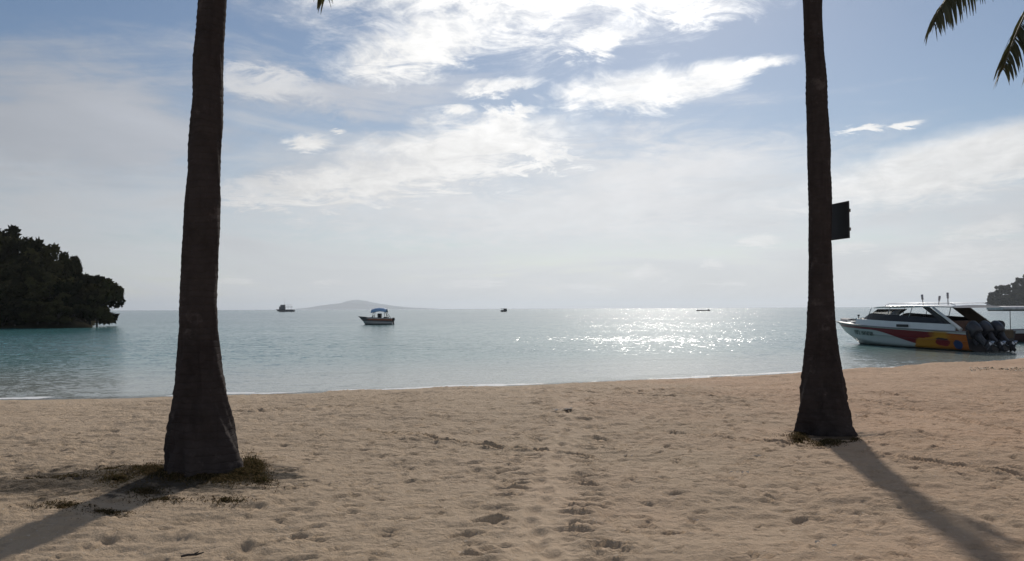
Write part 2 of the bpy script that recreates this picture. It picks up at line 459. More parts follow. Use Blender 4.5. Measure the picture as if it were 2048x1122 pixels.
deep = n.mix(offs.smooth(20, 160), (0.065, 0.195, 0.178), (0.035, 0.125, 0.13))
patch = n.noise(n.comb(px_ * 0.02, py_ * 0.06), 1.0, 4, 0.6).lin(0.3, 0.7)
deep = n.mix(patch * 0.5, deep, (0.05, 0.14, 0.165))
shal = n.mix(offs.smooth(1.5, 16), (0.26, 0.28, 0.24), deep)
edge = n.noise(n.comb(px_, py_ * 1.6), 0.5, 5, 0.6)
fn = n.noise(n.comb(px_ * 1.0, py_ * 1.5), 3.2, 5, 0.7)
foam_band = (offs + (edge - 0.5) * 1.6).smooth(0.0, 0.55) * (offs + (edge - 0.5) * 1.6).smooth(0.5, 0.9, 1.0, 0.0)
foam_where = n.noise(n.comb(px_, 0.0), 0.16, 2, 0.5).smooth(0.40, 0.52)
foam = (foam_band * foam_where * (fn + 0.35)).smooth(0.30, 0.55)
colr = n.mix(foam, shal, (0.78, 0.78, 0.76))
n.link(colr, b.inputs['Base Color'])
b.inputs['IOR'].default_value = 1.333
n.link(foam.lin(0, 1, 0.16, 0.8), b.inputs['Roughness'])
# wave slopes, straight from noise so that they hold at any distance
def slopes(vec, sc, det): 
    cx = n.noise(vec, sc, det, 0.6, 0.3, True); a, b_, _ = n.sep(cx)
    return a - 0.5, b_ - 0.5
v1 = n.comb(px_, py_ * 1.25, 0.0)
ax, ay = slopes(v1, 6.5, 3)
bx, by = slopes(v1, 1.7, 2)
cx_, cy_ = slopes(n.comb(px_ * 0.5, py_ * 1.3, 4.0), 0.16, 2)
wind = n.noise(n.comb(px_ * 0.012, py_ * 0.03, 1.0), 1.0, 4, 0.6).lin(0.3, 0.7, 0.55, 1.35)
calm = offs.smooth(0.0, 25.0, 0.35, 1.0) * wind
SX = (ax * 1.10 + bx * 0.70 + cx_ * 0.12) * calm
SY = (ay * 0.92 + by * 0.64 + cy_ * 0.18) * calm
vn = n.new('ShaderNodeVectorMath'); vn.operation = 'NORMALIZE'; n.link(n.comb(SX, SY, 1.0), vn.inputs[0])
n.link(vn.outputs[0], b.inputs['Normal'])
tr = n.new('ShaderNodeBsdfTransparent'); mx = n.new('ShaderNodeMixShader')
outn = [x for x in n.nt.nodes if x.type == 'OUTPUT_MATERIAL'][0]
alpha = (offs.smooth(-0.25, 0.9, 0.35, 1.0)).max(foam)
n.link(alpha, mx.inputs[0]); n.link(tr.outputs[0], mx.inputs[1]); n.link(b.outputs[0], mx.inputs[2])
n.link(mx.outputs[0], outn.inputs['Surface'])
tag(grid_mesh('sea', wx, wy, WH, mt, {'offshore': off}), 'calm turquoise sea with sun glitter', 'sea', kind='structure')

# ------------------------------------------------------------------ palms
mt, n, b = material('palm bark')
P = n.obj(); ox, oy, oz = n.sep(P)
nz = n.noise(P, 9, 6, 0.65)
ring = ((oz + (n.noise(P, 2.5, 3) - 0.5) * 0.16) * 15.0)._m('FRACT')
rg = ring.smooth(0.0, 0.16) * ring.smooth(0.84, 1.0, 1.0, 0.0)
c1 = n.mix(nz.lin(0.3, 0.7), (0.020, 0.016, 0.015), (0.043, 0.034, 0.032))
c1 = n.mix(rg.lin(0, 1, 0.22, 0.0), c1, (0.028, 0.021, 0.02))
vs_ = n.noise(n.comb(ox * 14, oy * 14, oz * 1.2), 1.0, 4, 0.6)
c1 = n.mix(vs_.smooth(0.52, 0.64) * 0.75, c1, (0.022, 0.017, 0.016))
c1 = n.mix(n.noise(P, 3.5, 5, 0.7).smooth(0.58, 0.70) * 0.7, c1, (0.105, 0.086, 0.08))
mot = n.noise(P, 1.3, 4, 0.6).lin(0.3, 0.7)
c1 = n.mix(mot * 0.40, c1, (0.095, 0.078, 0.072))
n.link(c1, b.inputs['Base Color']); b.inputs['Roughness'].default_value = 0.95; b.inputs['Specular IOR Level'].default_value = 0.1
bp = n.new('ShaderNodeBump'); bp.inputs['Strength'].default_value = 0.7; bp.inputs['Distance'].default_value = 0.02
n.link(rg * 0.25 + nz, bp.inputs['Height']); n.link(bp.outputs[0], b.inputs['Normal'])
M_BARK = mt
mt, n, b = material('palm frond')
f = n.noise(n.obj(), 3, 4, 0.6).lin(0.3, 0.7)
n.link(n.mix(f, (0.035, 0.045, 0.018), (0.085, 0.085, 0.04)), b.inputs['Base Color'])
b.inputs['Roughness'].default_value = 0.6
trl = n.new('ShaderNodeBsdfTranslucent'); trl.inputs[0].default_value = (.09, .09, .03, 1); mxs = n.new('ShaderNodeMixShader'); mxs.inputs[0].default_value = 0.3
n.link(b.outputs[0], mxs.inputs[1]); n.link(trl.outputs[0], mxs.inputs[2])
n.link(mxs.outputs[0], [x for x in n.nt.nodes if x.type == 'OUTPUT_MATERIAL'][0].inputs['Surface'])
M_FROND = mt
M_STALK = simple('frond stalk', (0.12, 0.10, 0.055), 0.6)
M_NUT = simple('coconut husk', (0.12, 0.10, 0.04), 0.6)

def frond_mesh(P0, P1, P2, leaf=0.75, npair=70, seed=0, tipdroop=0.8):
    rr = random.Random(seed); mb = MB(); st = MB()
    P0, P1, P2 = Vector(P0), Vector(P1), Vector(P2)
    def bz(t): return P0 * (1 - t) ** 2 + P1 * 2 * t * (1 - t) + P2 * t * t
    def bt(t): return ((P1 - P0) * (1 - t) + (P2 - P1) * t).normalized()
    st.tube([bz(i / 20) for i in range(21)], [0.035 * (1 - i / 20) + 0.006 for i in range(21)], 6)
    for i in range(npair):
        t = 0.16 + 0.84 * (i + 0.5) / npair
        p = bz(t); T = bt(t)
        side = T.cross(Vector((0, 0, 1)))
        if side.length < 1e-3: side = Vector((1, 0, 0))
        side.normalize()
        ll = leaf * (0.55 + 0.9 * math.sin(math.pi * min(1, 0.15 + 0.8 * t))) / 1.4
        if t > 0.85: ll *= 1 - (t - 0.85) * 1.5
        for sg in (-1, 1):
            d0 = (side * sg * 0.9 + T * (0.55 + 0.3 * rr.random()) + Vector((0, 0, -0.15 - 0.3 * rr.random()))).normalized()
            dr = tipdroop * (0.7 + 0.6 * rr.random())
            L = ll * (0.8 + 0.4 * rr.random())
            wd = 0.018 * (0.8 + 0.5 * rr.random())
            nrm = d0.cross(Vector((rr.gauss(0, .3), rr.gauss(0, .3), 1))).normalized()
            pts = []; q = p.copy(); d = d0.copy()
            for k in range(5):
                pts.append(q.copy()); d = (d + Vector((0, 0, -dr * 0.45))).normalized(); q = q + d * (L / 4)
            wk = (0.6, 1.0, 0.9, 0.6, 0.08)
            vs = []
            for k in range(5): vs += [pts[k] - nrm * wd * wk[k], pts[k] + nrm * wd * wk[k]]
            mb.add(vs, [(2 * k, 2 * k + 1, 2 * k + 3, 2 * k + 2) for k in range(4)])
    return mb, st

def frond_ok(P0, P1, P2):
    P0, P1, P2 = Vector(P0), Vector(P1), Vector(P2)
    for k in range(11):
        t = k / 10; p = P0 * (1 - t) ** 2 + P1 * 2 * t * (1 - t) + P2 * t * t
        for dxy in ((0, 0), (.7, 0), (-.7, 0), (0, .6), (0, -.6)):
            q = p + Vector((dxy[0], dxy[1], -0.75))
            if q.y < 0.3: continue
            x, y, w_ = proj(q)
            if y > -25 and -60 < x < 2110: return False
    return True

def palm(name, base, prof, Yd, top, seed, label, rough, custom=(), nfr=20, L=3.4):
    """prof: (py, left px, right px) of the trunk outline; the rest of the trunk leans on to the top point"""
    rr = random.Random(seed)
    bx_, by_ = base
    gz = sand_z(bx_, by_)
    root = empty(name, (bx_, by_, gz), 0, label, 'palm tree', 'coconut palms on the beach')
    rows = []
    for py, l, r in prof:
        a, c = at(l, py, Yd), at(r, py, Yd)
        rows.append((a.z, (a.x + c.x) / 2, (c.x - a.x) / 2))
    rows.sort()
    zs = np.array([q[0] for q in rows]); cxs = np.array([q[1] for q in rows]); rad = np.array([q[2] for q in rows])
    zt = zs[-1]; slope = (cxs[-1] - cxs[-3]) / (zs[-1] - zs[-3])
    zs = np.append(zs, top); cxs = np.append(cxs, cxs[-1] + slope * (top - zt) * 0.6); rad = np.append(rad, rad[-1] * 0.72)
    zs = np.insert(zs, 0, gz - 0.35); cxs = np.insert(cxs, 0, cxs[0]); rad = np.insert(rad, 0, rad[0] * 1.02)
    mb = MB(); N = 56; rings = []
    zz = np.concatenate([np.arange(gz - 0.3, 5.2, 0.022), np.arange(5.22, top, 0.08)])
    t_ = np.linspace(0, 2 * math.pi, N, endpoint=False)
    for k, z in enumerate(zz):
        cx = np.interp(z, zs, cxs) + 0.010 * float(fbm(np.array(z * 1.7 + seed), np.array(3.), 77, 3)); r = np.interp(z, zs, rad) * (1 + 0.05 * float(fbm(np.array(z * 2.3 + seed), np.array(8.), 78, 3)))
        h = z - gz
        fr = (z * 15.0 + 1.6 * float(fbm(np.array(z * 1.1), np.array(seed * 1.), 79, 2))) % 1.0
        lip = 0.004 * max(0.0, 1 - abs(fr - 0.12) / 0.22)             # leaf scars
        bm = rough * math.exp(-max(h, 0) / 0.5)
        cxn = np.cos(t_) * 2.0; cyn = np.sin(t_) * 2.0
        nzv = fbm(cxn * 1.6 + 40 + seed, cyn * 1.6 + z * 3.6 + 40, 90 + seed, 3, 0.6)
        nz2 = fbm(cxn * 1.2 + 20, cyn * 1.2 + z * 2.2 + 60 + cxn, 95 + seed, 2, 0.5)
        rrv = r * (1 + 0.03 * nz2) + lip * (0.7 + nzv) + (0.012 + 0.085 * bm) * nzv
        ring = [(cx - bx_ + rrv[j] * math.cos(t_[j]), rrv[j] * math.sin(t_[j]), z - gz) for j in range(N)]
        rings.append(ring)
    mb.loft(rings)
    mb.build('trunk', M_BARK, root)
    C0 = Vector((np.interp(top, zs, cxs), by_, top)); org = Vector((bx_, by_, gz))
    made = 0; tries = 0
    while made < nfr and tries < 400:
        tries += 1
        a = made * 2.39996 + rr.uniform(-.25, .25); e = rr.uniform(-0.1, 1.0)
        dirv = Vector((math.cos(a), math.sin(a), 0))
        P1 = C0 + dirv * L * 0.45 * math.cos(e * .8) + Vector((0, 0, L * (0.12 + 0.5 * e)))
        P2 = C0 + dirv * L * (0.95 - 0.2 * e) + Vector((0, 0, L * (-0.62 + 0.85 * e) * 0.8))
        if not frond_ok(C0, P1, P2):
            if tries % 6 == 0: made += 1
            continue
        f_, s_ = frond_mesh(C0 - org, P1 - org, P2 - org, 0.8, 60, seed * 50 + made)
        o = f_.build('frond', M_FROND, root); s_.build('stalk', M_STALK, o); made += 1
    for i, (P1, P2, lf) in enumerate(custom):
        f_, s_ = frond_mesh(C0 - org, Vector(P1) - org, Vector(P2) - org, lf, 110, seed * 50 + 900 + i, 0.9)
        o = f_.build('frond', M_FROND, root); s_.build('stalk', M_STALK, o)
    for k in range(6):
        a = k * 1.05; nb = MB()
        nb.loft([[(C0.x - bx_ + 0.28 * math.cos(a) + 0.12 * math.sin(p_) * math.cos(q_), 0.28 * math.sin(a) + 0.12 * math.sin(p_) * math.sin(q_), top - gz - 0.3 + 0.15 * math.cos(p_))
                  for q_ in np.linspace(0, 2 * math.pi, 12, endpoint=False)] for p_ in np.linspace(0.05, math.pi - 0.05, 8)])
        nb.build('coconut', M_NUT, root)
    return root

PL = [(0, 400, 453), (60, 396, 450), (100, 392, 447), (200, 386, 444), (300, 379, 441), (400, 373, 440), (500, 367, 436), (600, 365, 433), (660, 362, 434), (700, 360, 437), (750, 355, 443), (800, 351, 452), (850, 344, 463), (890, 338, 472), (920, 337, 478), (950, 338, 482)]
PR = [(0, 1607, 1643), (100, 1611, 1647), (200, 1614, 1655), (300, 1616, 1660), (400, 1618, 1661), (500, 1619, 1663), (600, 1618, 1667), (660, 1617, 1671), (700, 1614, 1676), (760, 1608, 1685), (800, 1603, 1691), (850, 1601, 1700), (885, 1599, 1710)]
palm('coconut_palm', PALM_L, PL, PALM_L[1], 8.6, 3, 'thick coconut palm trunk leaning right beside dry grass, leftmost palm', 1.0,
     custom=[(at(560, -420, 9.0), at(652, -8, 9.9), 0.62)])
palm('coconut_palm', PALM_R, PR, PALM_R[1], 9.6, 4, 'coconut palm trunk with a dark board fixed to its side', 1.25)

# third palm stands beyond the right edge; two of its fronds hang into view
p3 = (8.9, 11.0); T3 = 7.4
pr3 = [(0, 2310, 2352), (300, 2310, 2354), (600, 2308, 2358), (800, 2300, 2370), (860, 2296, 2376)]
palm('coconut_palm', p3, pr3, p3[1], T3, 8, 'coconut palm at the right edge whose drooping fronds hang in the sky', 0.8,
     custom=[(at(1990, -190, 10.4), at(1866, 42, 10.0), 0.74), (at(2090, -130, 10.8), at(2006, 140, 10.2), 0.70), (at(2160, -110, 10.6), at(2066, 128, 9.9), 0.75)], nfr=16)

# board on the right palm
mt_board = simple('dark painted board', (0.012, 0.012, 0.014), 0.6, var=0.15)
bp0 = at(1679, 442, PALM_R[1] + 0.02)
sb = empty('board', bp0, R(-76), 'dark rectangular board fixed to the side of a palm trunk', 'board')
q = MB(); q.box((0, 0, 0), (0.38, 0.022, 0.475)); q.build('panel', mt_board, sb, 0.004)
mt_bat = simple('weathered batten', (0.12, 0.09, 0.07), 0.8)
for zb in (0.12, -0.12):
    q = MB(); q.box((0, 0.027, zb), (0.34, 0.03, 0.04)); q.build('batten', mt_bat, sb)

# ------------------------------------------------------------------ grass and litter
mt, n, b = material('dry grass')
gi = n.new('ShaderNodeNewGeometry')
rnd = S(n.nt, gi.outputs['Random Per Island'])
cc = n.mix(rnd.smooth(0.2, 0.7), (0.052, 0.046, 0.018), (0.15, 0.106, 0.056))
n.link(cc, b.inputs['Base Color']); b.inputs['Roughness'].default_value = 1.0; b.inputs['Specular IOR Level'].default_value = 0.0
trl = n.new('ShaderNodeBsdfTranslucent'); n.link(cc, trl.inputs[0]); mxs = n.new('ShaderNodeMixShader'); mxs.inputs[0].default_value = 0.4
n.link(b.outputs[0], mxs.inputs[1]); n.link(trl.outputs[0], mxs.inputs[2])
n.link(mxs.outputs[0], [x for x in n.nt.nodes if x.type == 'OUTPUT_MATERIAL'][0].inputs['Surface'])
M_GRASS = mt
def grass(name, blobs, seed, label):
    rr = random.Random(seed); mb = MB()
    for px, py, rx, ry, nn, hmax in blobs:
        for _ in range(nn):
            a = rr.uniform(0, 2 * math.pi); r = abs(rr.gauss(0, 0.62)) * (1 + 0.45 * math.sin(3 * a + px) + 0.3 * math.sin(5 * a + py))
            g = ground(px + rx * r * math.cos(a), py + ry * r * math.sin(a), 0.02)
            z = sand_z(g.x, g.y)
            h = hmax * rr.uniform(0.35, 1.0) * max(0.35, 1.15 - 0.5 * r); wd = rr.uniform(0.0025, 0.0045)
            th = rr.uniform(0, 2 * math.pi); ln = Vector((math.cos(th), math.sin(th), 0)); sd = Vector((-ln.y, ln.x, 0)) * wd
            k = rr.uniform(0.8, 2.4)
            p0 = Vector((g.x, g.y, z - 0.01)); p1 = p0 + Vector((0, 0, h * .6)) + ln * h * .25 * k; p2 = p0 + Vector((0, 0, h * (1.0 - 0.36 * k))) + ln * h * .8 * k
            mb.add([p0 - sd, p0 + sd, p1 - sd * .8, p1 + sd * .8, p2], [(0, 1, 3, 2), (2, 3, 4)])
    return tag(mb.build(name, M_GRASS), label, 'grass', kind='stuff')
grass('grass', [(503, 940, 30, 24, 2600, .10), (440, 962, 80, 18, 2000, .06), (300, 945, 70, 22, 2200, .06), (235, 962, 70, 18, 1300, .05), (130, 955, 120, 9, 800, .035),
                (125, 1012, 90, 14, 1100, .04), (330, 1000, 130, 12, 700, .035), (410, 935, 90, 16, 1600, .07), (220, 940, 70, 8, 500, .04), (60, 955, 70, 8, 150, .035), (450, 1000, 70, 14, 500, .045), (405, 958, 75, 9, 1500, .07), (350, 958, 40, 10, 800, .08), (480, 952, 30, 12, 900, .09), (520, 962, 40, 16, 700, .06), (290, 985, 60, 14, 700, .05), (215, 1022, 60, 10, 500, .05)], 2, 'dry tufted grass around the foot of the thick left palm')
grass('grass', [(1600, 866, 24, 10, 700, .07), (1660, 880, 60, 7, 700, .045), (1565, 870, 30, 8, 120, .035), (1655, 889, 62, 7, 1100, .07), (1598, 880, 22, 10, 700, .10), (1708, 878, 16, 8, 300, .06)], 3, 'small green grass tuft at the foot of the palm with the board')
mt_leafy = simple('beach creeper leaf', (0.07, 0.085, 0.035), 0.6, var=0.5)
mb = MB(); rr = random.Random(9)
for _ in range(420):
    px = rr.uniform(1940, 2120); g = ground(px, 738 + rr.gauss(0, 1.3) + 1.5 * math.sin(px * .05), -0.02); z = sand_z(g.x, g.y)
    c0 = Vector((g.x, g.y, z + rr.uniform(0, .05))); a = rr.uniform(0, 6.28); s_ = rr.uniform(.012, .03)
    u = Vector((math.cos(a), math.sin(a), rr.uniform(-.6, .6))) * s_; v = Vector((-math.sin(a), math.cos(a), rr.uniform(-.6, .6))) * s_ * .7
    mb.add([c0 - u, c0 - v, c0 + u, c0 + v], [(0, 1, 2, 3)])
tag(mb.build('creeper_leaves', mt_leafy), 'low strip of creeping green plants on the sand crest at right', 'creeper', kind='stuff')

M_LEAF = simple('dead leaf', (0.045, 0.03, 0.022), 0.8, var=0.4)
def litter(px, py, size, n_, label, seed, cat='dead leaves', name='dead_leaves', flat=0.4):
    rr = random.Random(seed); g = ground(px, py, 0.0); z = sand_z(g.x, g.y); mb = MB()
    for _ in range(n_):
        c0 = Vector((rr.gauss(0, size * .45), rr.gauss(0, size * .35), rr.uniform(0.002, .012))); a = rr.uniform(0, 6.28); l = size * rr.uniform(.35, .7)
        u = Vector((math.cos(a), math.sin(a), 0)) * l * .5; v = Vector((-math.sin(a), math.cos(a), 0)) * l * .22; up_ = Vector((0, 0, rr.uniform(.04, flat * .5) * l))
        mb.add([c0 - u, c0 - v * .9 - u * .3 + up_ * .5, c0 + v * .9 - u * .3 + up_ * .5, c0 - v + u * .3 + up_, c0 + v + u * .3 + up_, c0 + u + up_ * .6, c0 - u * .3, c0 + u * .3 + up_ * .5],
               [(0, 1, 6), (0, 6, 2), (1, 3, 7, 6), (6, 7, 4, 2), (3, 5, 7), (7, 5, 4)], True)
    o = mb.build(name, M_LEAF); o.location = (g.x, g.y, z)
    return tag(o, label, cat, 'litter on the sand')
litter(1128, 825, .20, 12, 'dark clump of dead leaves on mid beach, below the sea edge at centre', 1)
litter(1525, 914, .14, 7, 'dark dead leaf pile left of and below the board palm foot', 2)
litter(1478, 948, .10, 4, 'small dead leaf scrap just below a darker leaf pile', 3)
litter(1250, 906, .10, 4, 'small dark leaf scrap between the two palms, right of the footpath', 4)
litter(1652, 1101, .12, 6, 'brown leaf scrap near the bottom edge, left of the long palm shadow', 5)
litter(1752, 805, .14, 5, 'dark leaf scrap on the sand right of the board palm', 6)
litter(1725, 832, .11, 4, 'leaf scrap close beside the flared foot of the board palm', 7)
litter(752, 966, .09, 3, 'tiny dark leaf in the bare sand right of the grassy palm', 8)
litter(673, 969, .09, 3, 'tiny dark leaf nearest the grass of the left palm', 12)
litter(1392, 1034, .08, 3, 'tiny leaf scrap in the lower middle right of the sand', 13)
litter(1085, 982, .07, 3, 'tiny leaf scrap beside the trodden foot trail', 14)
litter(672, 816, .16, 6, 'flat dark weed scrap on the upper sand right of the left palm', 15)
g = ground(382, 1112); tw = MB()
tw.tube([(-.06, -.014, .012), (-.02, 0, .018), (.03, .01, .016), (.07, .035, .024)], [.007, .008, .007, .004], 6); tw.tube([(.01, .005, .018), (.04, .03, .03)], [.005, .003], 5)
o = tw.build('twig', simple('dry twig', (0.04, 0.03, 0.025), .8)); o.location = (g.x, g.y, sand_z(g.x, g.y)); tag(o, 'short dark twig on the sand at the bottom edge', 'twig')

# ------------------------------------------------------------------ headlands
def leaf_crown(seed, lobes=15, per=150, leaf=0.07):
    rr = random.Random(seed); mb = MB()
    for i in range(lobes):
        a = rr.uniform(0, 6.28); rad = 0.30 * math.sqrt(rr.random()); h = rr.uniform(0.22, 0.92)
        wr = rad * (1.25 - abs(h - 0.5))
        c0 = Vector((wr * math.cos(a) * 1.3, wr * math.sin(a) * 1.3, h)); r = rr.uniform(0.10, 0.20)
        for _ in range(per):
            d = Vector((rr.gauss(0, 1), rr.gauss(0, 1), rr.gauss(0, 1) + .3)).normalized()
            p = c0 + Vector((d.x, d.y, d.z * .75)) * r * rr.uniform(.55, 1.12)
            u = Vector((rr.gauss(0, 1), rr.gauss(0, 1), rr.gauss(0, .6))).normalized(); v = u.cross(d)
            if v.length < .1: continue
            v.normalize(); l = leaf * rr.uniform(.5, 1.1)
            mb.add([p - u * l, p - v * l * .5, p + u * l, p + v * l * .5], [(0, 1, 2, 3)])
    return mb
mt, n, b = material('headland foliage')
oi = n.new('ShaderNodeObjectInfo'); rnd = S(n.nt, oi.outputs['Random'])
f = n.noise(n.obj(), 3.0, 3, 0.6).lin(0.3, 0.7)
cc = n.mix(rnd, (0.013, 0.016, 0.006), (0.080, 0.074, 0.030))
cc = n.mix(f * 0.6, cc, (0.035, 0.031, 0.02))
n.link(cc, b.inputs['Base Color']); b.inputs['Roughness'].default_value = 0.9; b.inputs['Specular IOR Level'].default_value = 0.0
M_FOL = mt
M_WOOD = simple('headland bark', (0.06, 0.05, 0.042), 0.9)
protos = []
for k in range(5):
    r_ = empty('tree', (0, 0, 0))
    leaf_crown(40 + k, 17 + k, 160).build('crown', M_FOL, r_)
    q = MB(); rr = random.Random(k)
    q.tube([(0, 0, -.15), (rr.uniform(-.03, .03), 0, .15), (rr.uniform(-.05, .05), .02, .4), (0, 0, .7)], [.035, .028, .02, .008], 7)
    for j in range(5):
        a = j * 1.3 + k; q.tube([(0, 0, .22 + .07 * j), (.13 * math.cos(a), .13 * math.sin(a), .38 + .07 * j), (.25 * math.cos(a), .25 * math.sin(a), .5 + .07 * j)], [.014, .009, .004], 5)
    q.build('trunk', M_WOOD, r_)
    protos.append(r_)
used = set()
def put_tree(k, loc, w_, h_, label, group, rz):
    k %= 5
    if k in used: o = copy_tree(protos[k])
    else: o = protos[k]; used.add(k)
    o.location = loc; o.scale = (w_, w_, h_); o.rotation_euler = (0, 0, rz)
    tag(o, label, 'tree', group)
    return o

M_EARTH = simple('headland soil', (0.03, 0.027, 0.018), 1.0, var=0.4, scale=0.4, spec=0.0)
def land_l(x, y):
    s = np.minimum(np.minimum(y - 96.0, (-0.517 * y - x) * 0.6), (150 - y) * 0.8) + 1.0 * fbm(x * .2, y * .2, 5, 3)
    return np.where(s > 0, WZ + 8.5 * (1 - np.exp(-np.maximum(s, 0) / 12)) * (1 + np.clip((-62 - x) / 30, 0, 1) * .5), WZ - 1 + np.maximum(s, -6) * .2)
hx = np.linspace(-175, -46, 110); hy = np.linspace(92, 156, 64)
HX, HY = np.meshgrid(hx, hy)
tag(grid_mesh('headland_hill', hx, hy, land_l(HX, HY) + .3 * fbm(HX * .5, HY * .5, 8, 3), M_EARTH), 'dark wooded headland closing the bay at left', 'headland', kind='structure')
rr = random.Random(21)
COMMON_L = 'dark bushy tree massed with others on the headland at left'
GL = 'trees on the left headland'
named = {(195, 566): 'rounded dark tree next to the leaning one at the tip of the left headland', (140, 502): 'spiky topped tree rising above the left headland skyline behind the tip tree',
         (5, 446): 'tallest dark tree on the left headland, against the left edge'}
sky_l = [(-130, 395, 122), (-75, 415, 120), (-35, 428, 118), (5, 446, 115), (30, 462, 113), (58, 480, 111), (85, 493, 110), (112, 524, 108), (140, 502, 108), (163, 541, 107), (183, 556, 108), (195, 566, 106)]
hw = {(195, 566): 1.9, (112, 524): 1.7, (140, 502): 2.1}
for i, (px, ty, Yd) in enumerate(sky_l):
    top = at(px, ty, Yd); gz = float(land_l(np.array(top.x), np.array(Yd * 1.0))); gz = max(gz, WZ)
    bot = gz
    if px > 200: bot = max(gz, 0.7)
    H = (top.z - bot) * 1.02
    wd = hw.get((px, ty), rr.uniform(2.5, 3.1)) / 0.46
    put_tree(i, (top.x, Yd, bot - .1 * H if px <= 200 else bot - 0.25 * H), wd, H * 1.08 if px <= 200 else H * 1.28, named.get((px, ty), COMMON_L), GL, rr.uniform(0, 6))
tb_ = at(168, 641, 105.0)
tip_tree = put_tree(3, (tb_.x, 105.0, WZ + .1), 4.9, 7.3, 'dark tree leaning far out over the water at the seaward tip of the left headland', GL, 0)
tip_tree.rotation_euler = (0, R(37), 0)
rows = [(101.5, 5.6, -110, 150, 30), (98.6, 4.2, -120, 135, 27), (97.0, 3.0, -100, 135, 21), (106, 6.2, -100, 150, 36)]
for Yd, H, p0, p1, st in rows:
    px = p0
    while px < p1:
        p = at(px, 600, Yd + rr.uniform(-.8, .8)); gz = max(float(land_l(np.array(p.x), np.array(p.y))), WZ)
        h_ = H * rr.uniform(.85, 1.2)
        put_tree(rr.randrange(5), (p.x, p.y, gz - .2 * h_), rr.uniform(4.6, 6.2) * (H / 6) ** .5, h_ * 1.1, COMMON_L, GL, rr.uniform(0, 6))
        px += st * rr.uniform(.8, 1.2)
# rocks along the water line of the headland
M_ROCK = simple('shore rock', (0.075, 0.065, 0.055), 0.9, var=0.45, scale=2.0, bump=0.5)
M_PALE = simple('pale shore rock', (0.35, 0.31, 0.27), 0.9, var=0.3, scale=2.0, bump=0.4)
def rock(px, py, sx, sz, seed, label, mt):
    rr = random.Random(seed); d = ground(px, py, WZ); mb = MB(); rings = []
    for i in range(9):
        ph = math.pi * (i + .001) / 8.002; ring = []
        for j in range(14):
            th = 2 * math.pi * j / 14
            k = 1 + .5 * float(fbm(np.array(math.cos(th) * 1.5 * math.sin(ph) + seed * 3.1 + 9), np.array(math.cos(ph) * 1.5 + math.sin(th) + 30.), 33, 3))
            ring.append((sx * k * math.sin(ph) * math.cos(th), sx * .6 * k * math.sin(ph) * math.sin(th), sz * k * math.cos(ph)))
        rings.append(ring)
    mb.loft(rings, smooth=False); o = mb.build('rock', mt); o.location = (d.x, d.y, WZ)
    return tag(o, label, 'rock', 'rocks along the left headland')
rock(15, 654, 1.7, .45, 1, 'pale flat rock at the foot of the left headland by the left edge', M_PALE)
LR = 'dark rock at the waterline of the left headland'
for i, (px, py, a, c_) in enumerate([(60, 655, 1.6, .7), (95, 654, 1.3, .8), (128, 652, 1.5, .9), (150, 650, 1.4, .8), (-30, 655, 2.0, .8)]):
    rock(px, py, a, c_, 4 + i, LR, M_ROCK)
rock(184, 646, 2.0, .6, 19, 'low dark rock farthest out under the overhanging tip tree', M_ROCK)

# right headland, about nine hundred metres off
def land_r(x, y):
    s = np.minimum(np.minimum((y - 880.0), (x - 0.598 * y) * 1.1), (1100 - y)) + 4 * fbm(x * .04, y * .04, 15, 3)
    return np.where(s > 0, WZ + 30 * (1 - np.exp(-np.maximum(s, 0) / 32)), WZ - 1 + np.maximum(s, -20) * .1)
hx = np.linspace(505, 900, 90); hy = np.linspace(860, 1110, 60)
HX, HY = np.meshgrid(hx, hy)
tag(grid_mesh('headland_hill', hx, hy, land_r(HX, HY), M_EARTH), 'distant dark wooded headland at right behind the boats', 'headland', kind='structure')
COMMON_R = 'far dark tree massed with others on the distant headland at right'
for i, (px, ty, Yd) in enumerate([(1981, 592, 900), (1990, 583, 902), (2002, 574, 905), (2014, 573, 908), (2026, 565, 908), (2040, 558, 910), (2056, 550, 912), (2074, 544, 915), (2094, 538, 915), (2116, 536, 915),
                                  (1985, 600, 892), (1998, 595, 890), (2012, 592, 890), (2026, 590, 890), (2042, 586, 890), (2058, 582, 890), (2076, 580, 890), (2096, 580, 890),
                                  (1990, 604, 883), (2005, 603, 883), (2020, 602, 883), (2032, 580, 900), (2046, 574, 900), (2062, 570, 900), (2080, 566, 900), (2018, 584, 898), (2036, 602, 883), (2052, 601, 883), (2070, 601, 883)]):
    top = at(px, ty, Yd); gz = max(float(land_r(np.array(top.x), np.array(Yd * 1.0))), WZ); H = max(top.z - gz, 6.0)
    put_tree(i * 2 + 1, (top.x, Yd, top.z - H * 1.04), 14 if i > 0 else 9, H * 1.12,
             'far lone tree at the seaward tip of the distant right headland' if i == 0 else COMMON_R, 'trees on the right headland', rr.uniform(0, 6))

# far island on the horizon
ISL = 15000.0
ix = np.linspace(-4300, -600, 120); iy = np.linspace(ISL - 600, ISL + 900, 30)
prof_px = [575, 605, 630, 650, 668, 685, 700, 712, 726, 745, 765, 790, 815, 850, 890]
prof_h = [0, 2, 5, 9, 11.5, 13, 18.5, 19.5, 17, 12.5, 10.5, 6.5, 4, 2, 0]
HX, HY = np.meshgrid(ix, iy)
ppx = 1024 + HX / ISL * F
base = np.interp(ppx, prof_px, prof_h) * ISL / F
env = np.clip(1 - np.abs((HY - ISL) / 900) ** 2, 0, 1) ** .6
HZ = base * env * (1 + .14 * fbm(HX * .003, HY * .003, 51, 3)) - 3
tag(grid_mesh('far_island', ix, iy, HZ, simple('island forest', (0.025, 0.05, 0.05), 1.0, scale=.01, spec=0.0)), 'faint blue hilly island on the horizon', 'island', kind='structure')

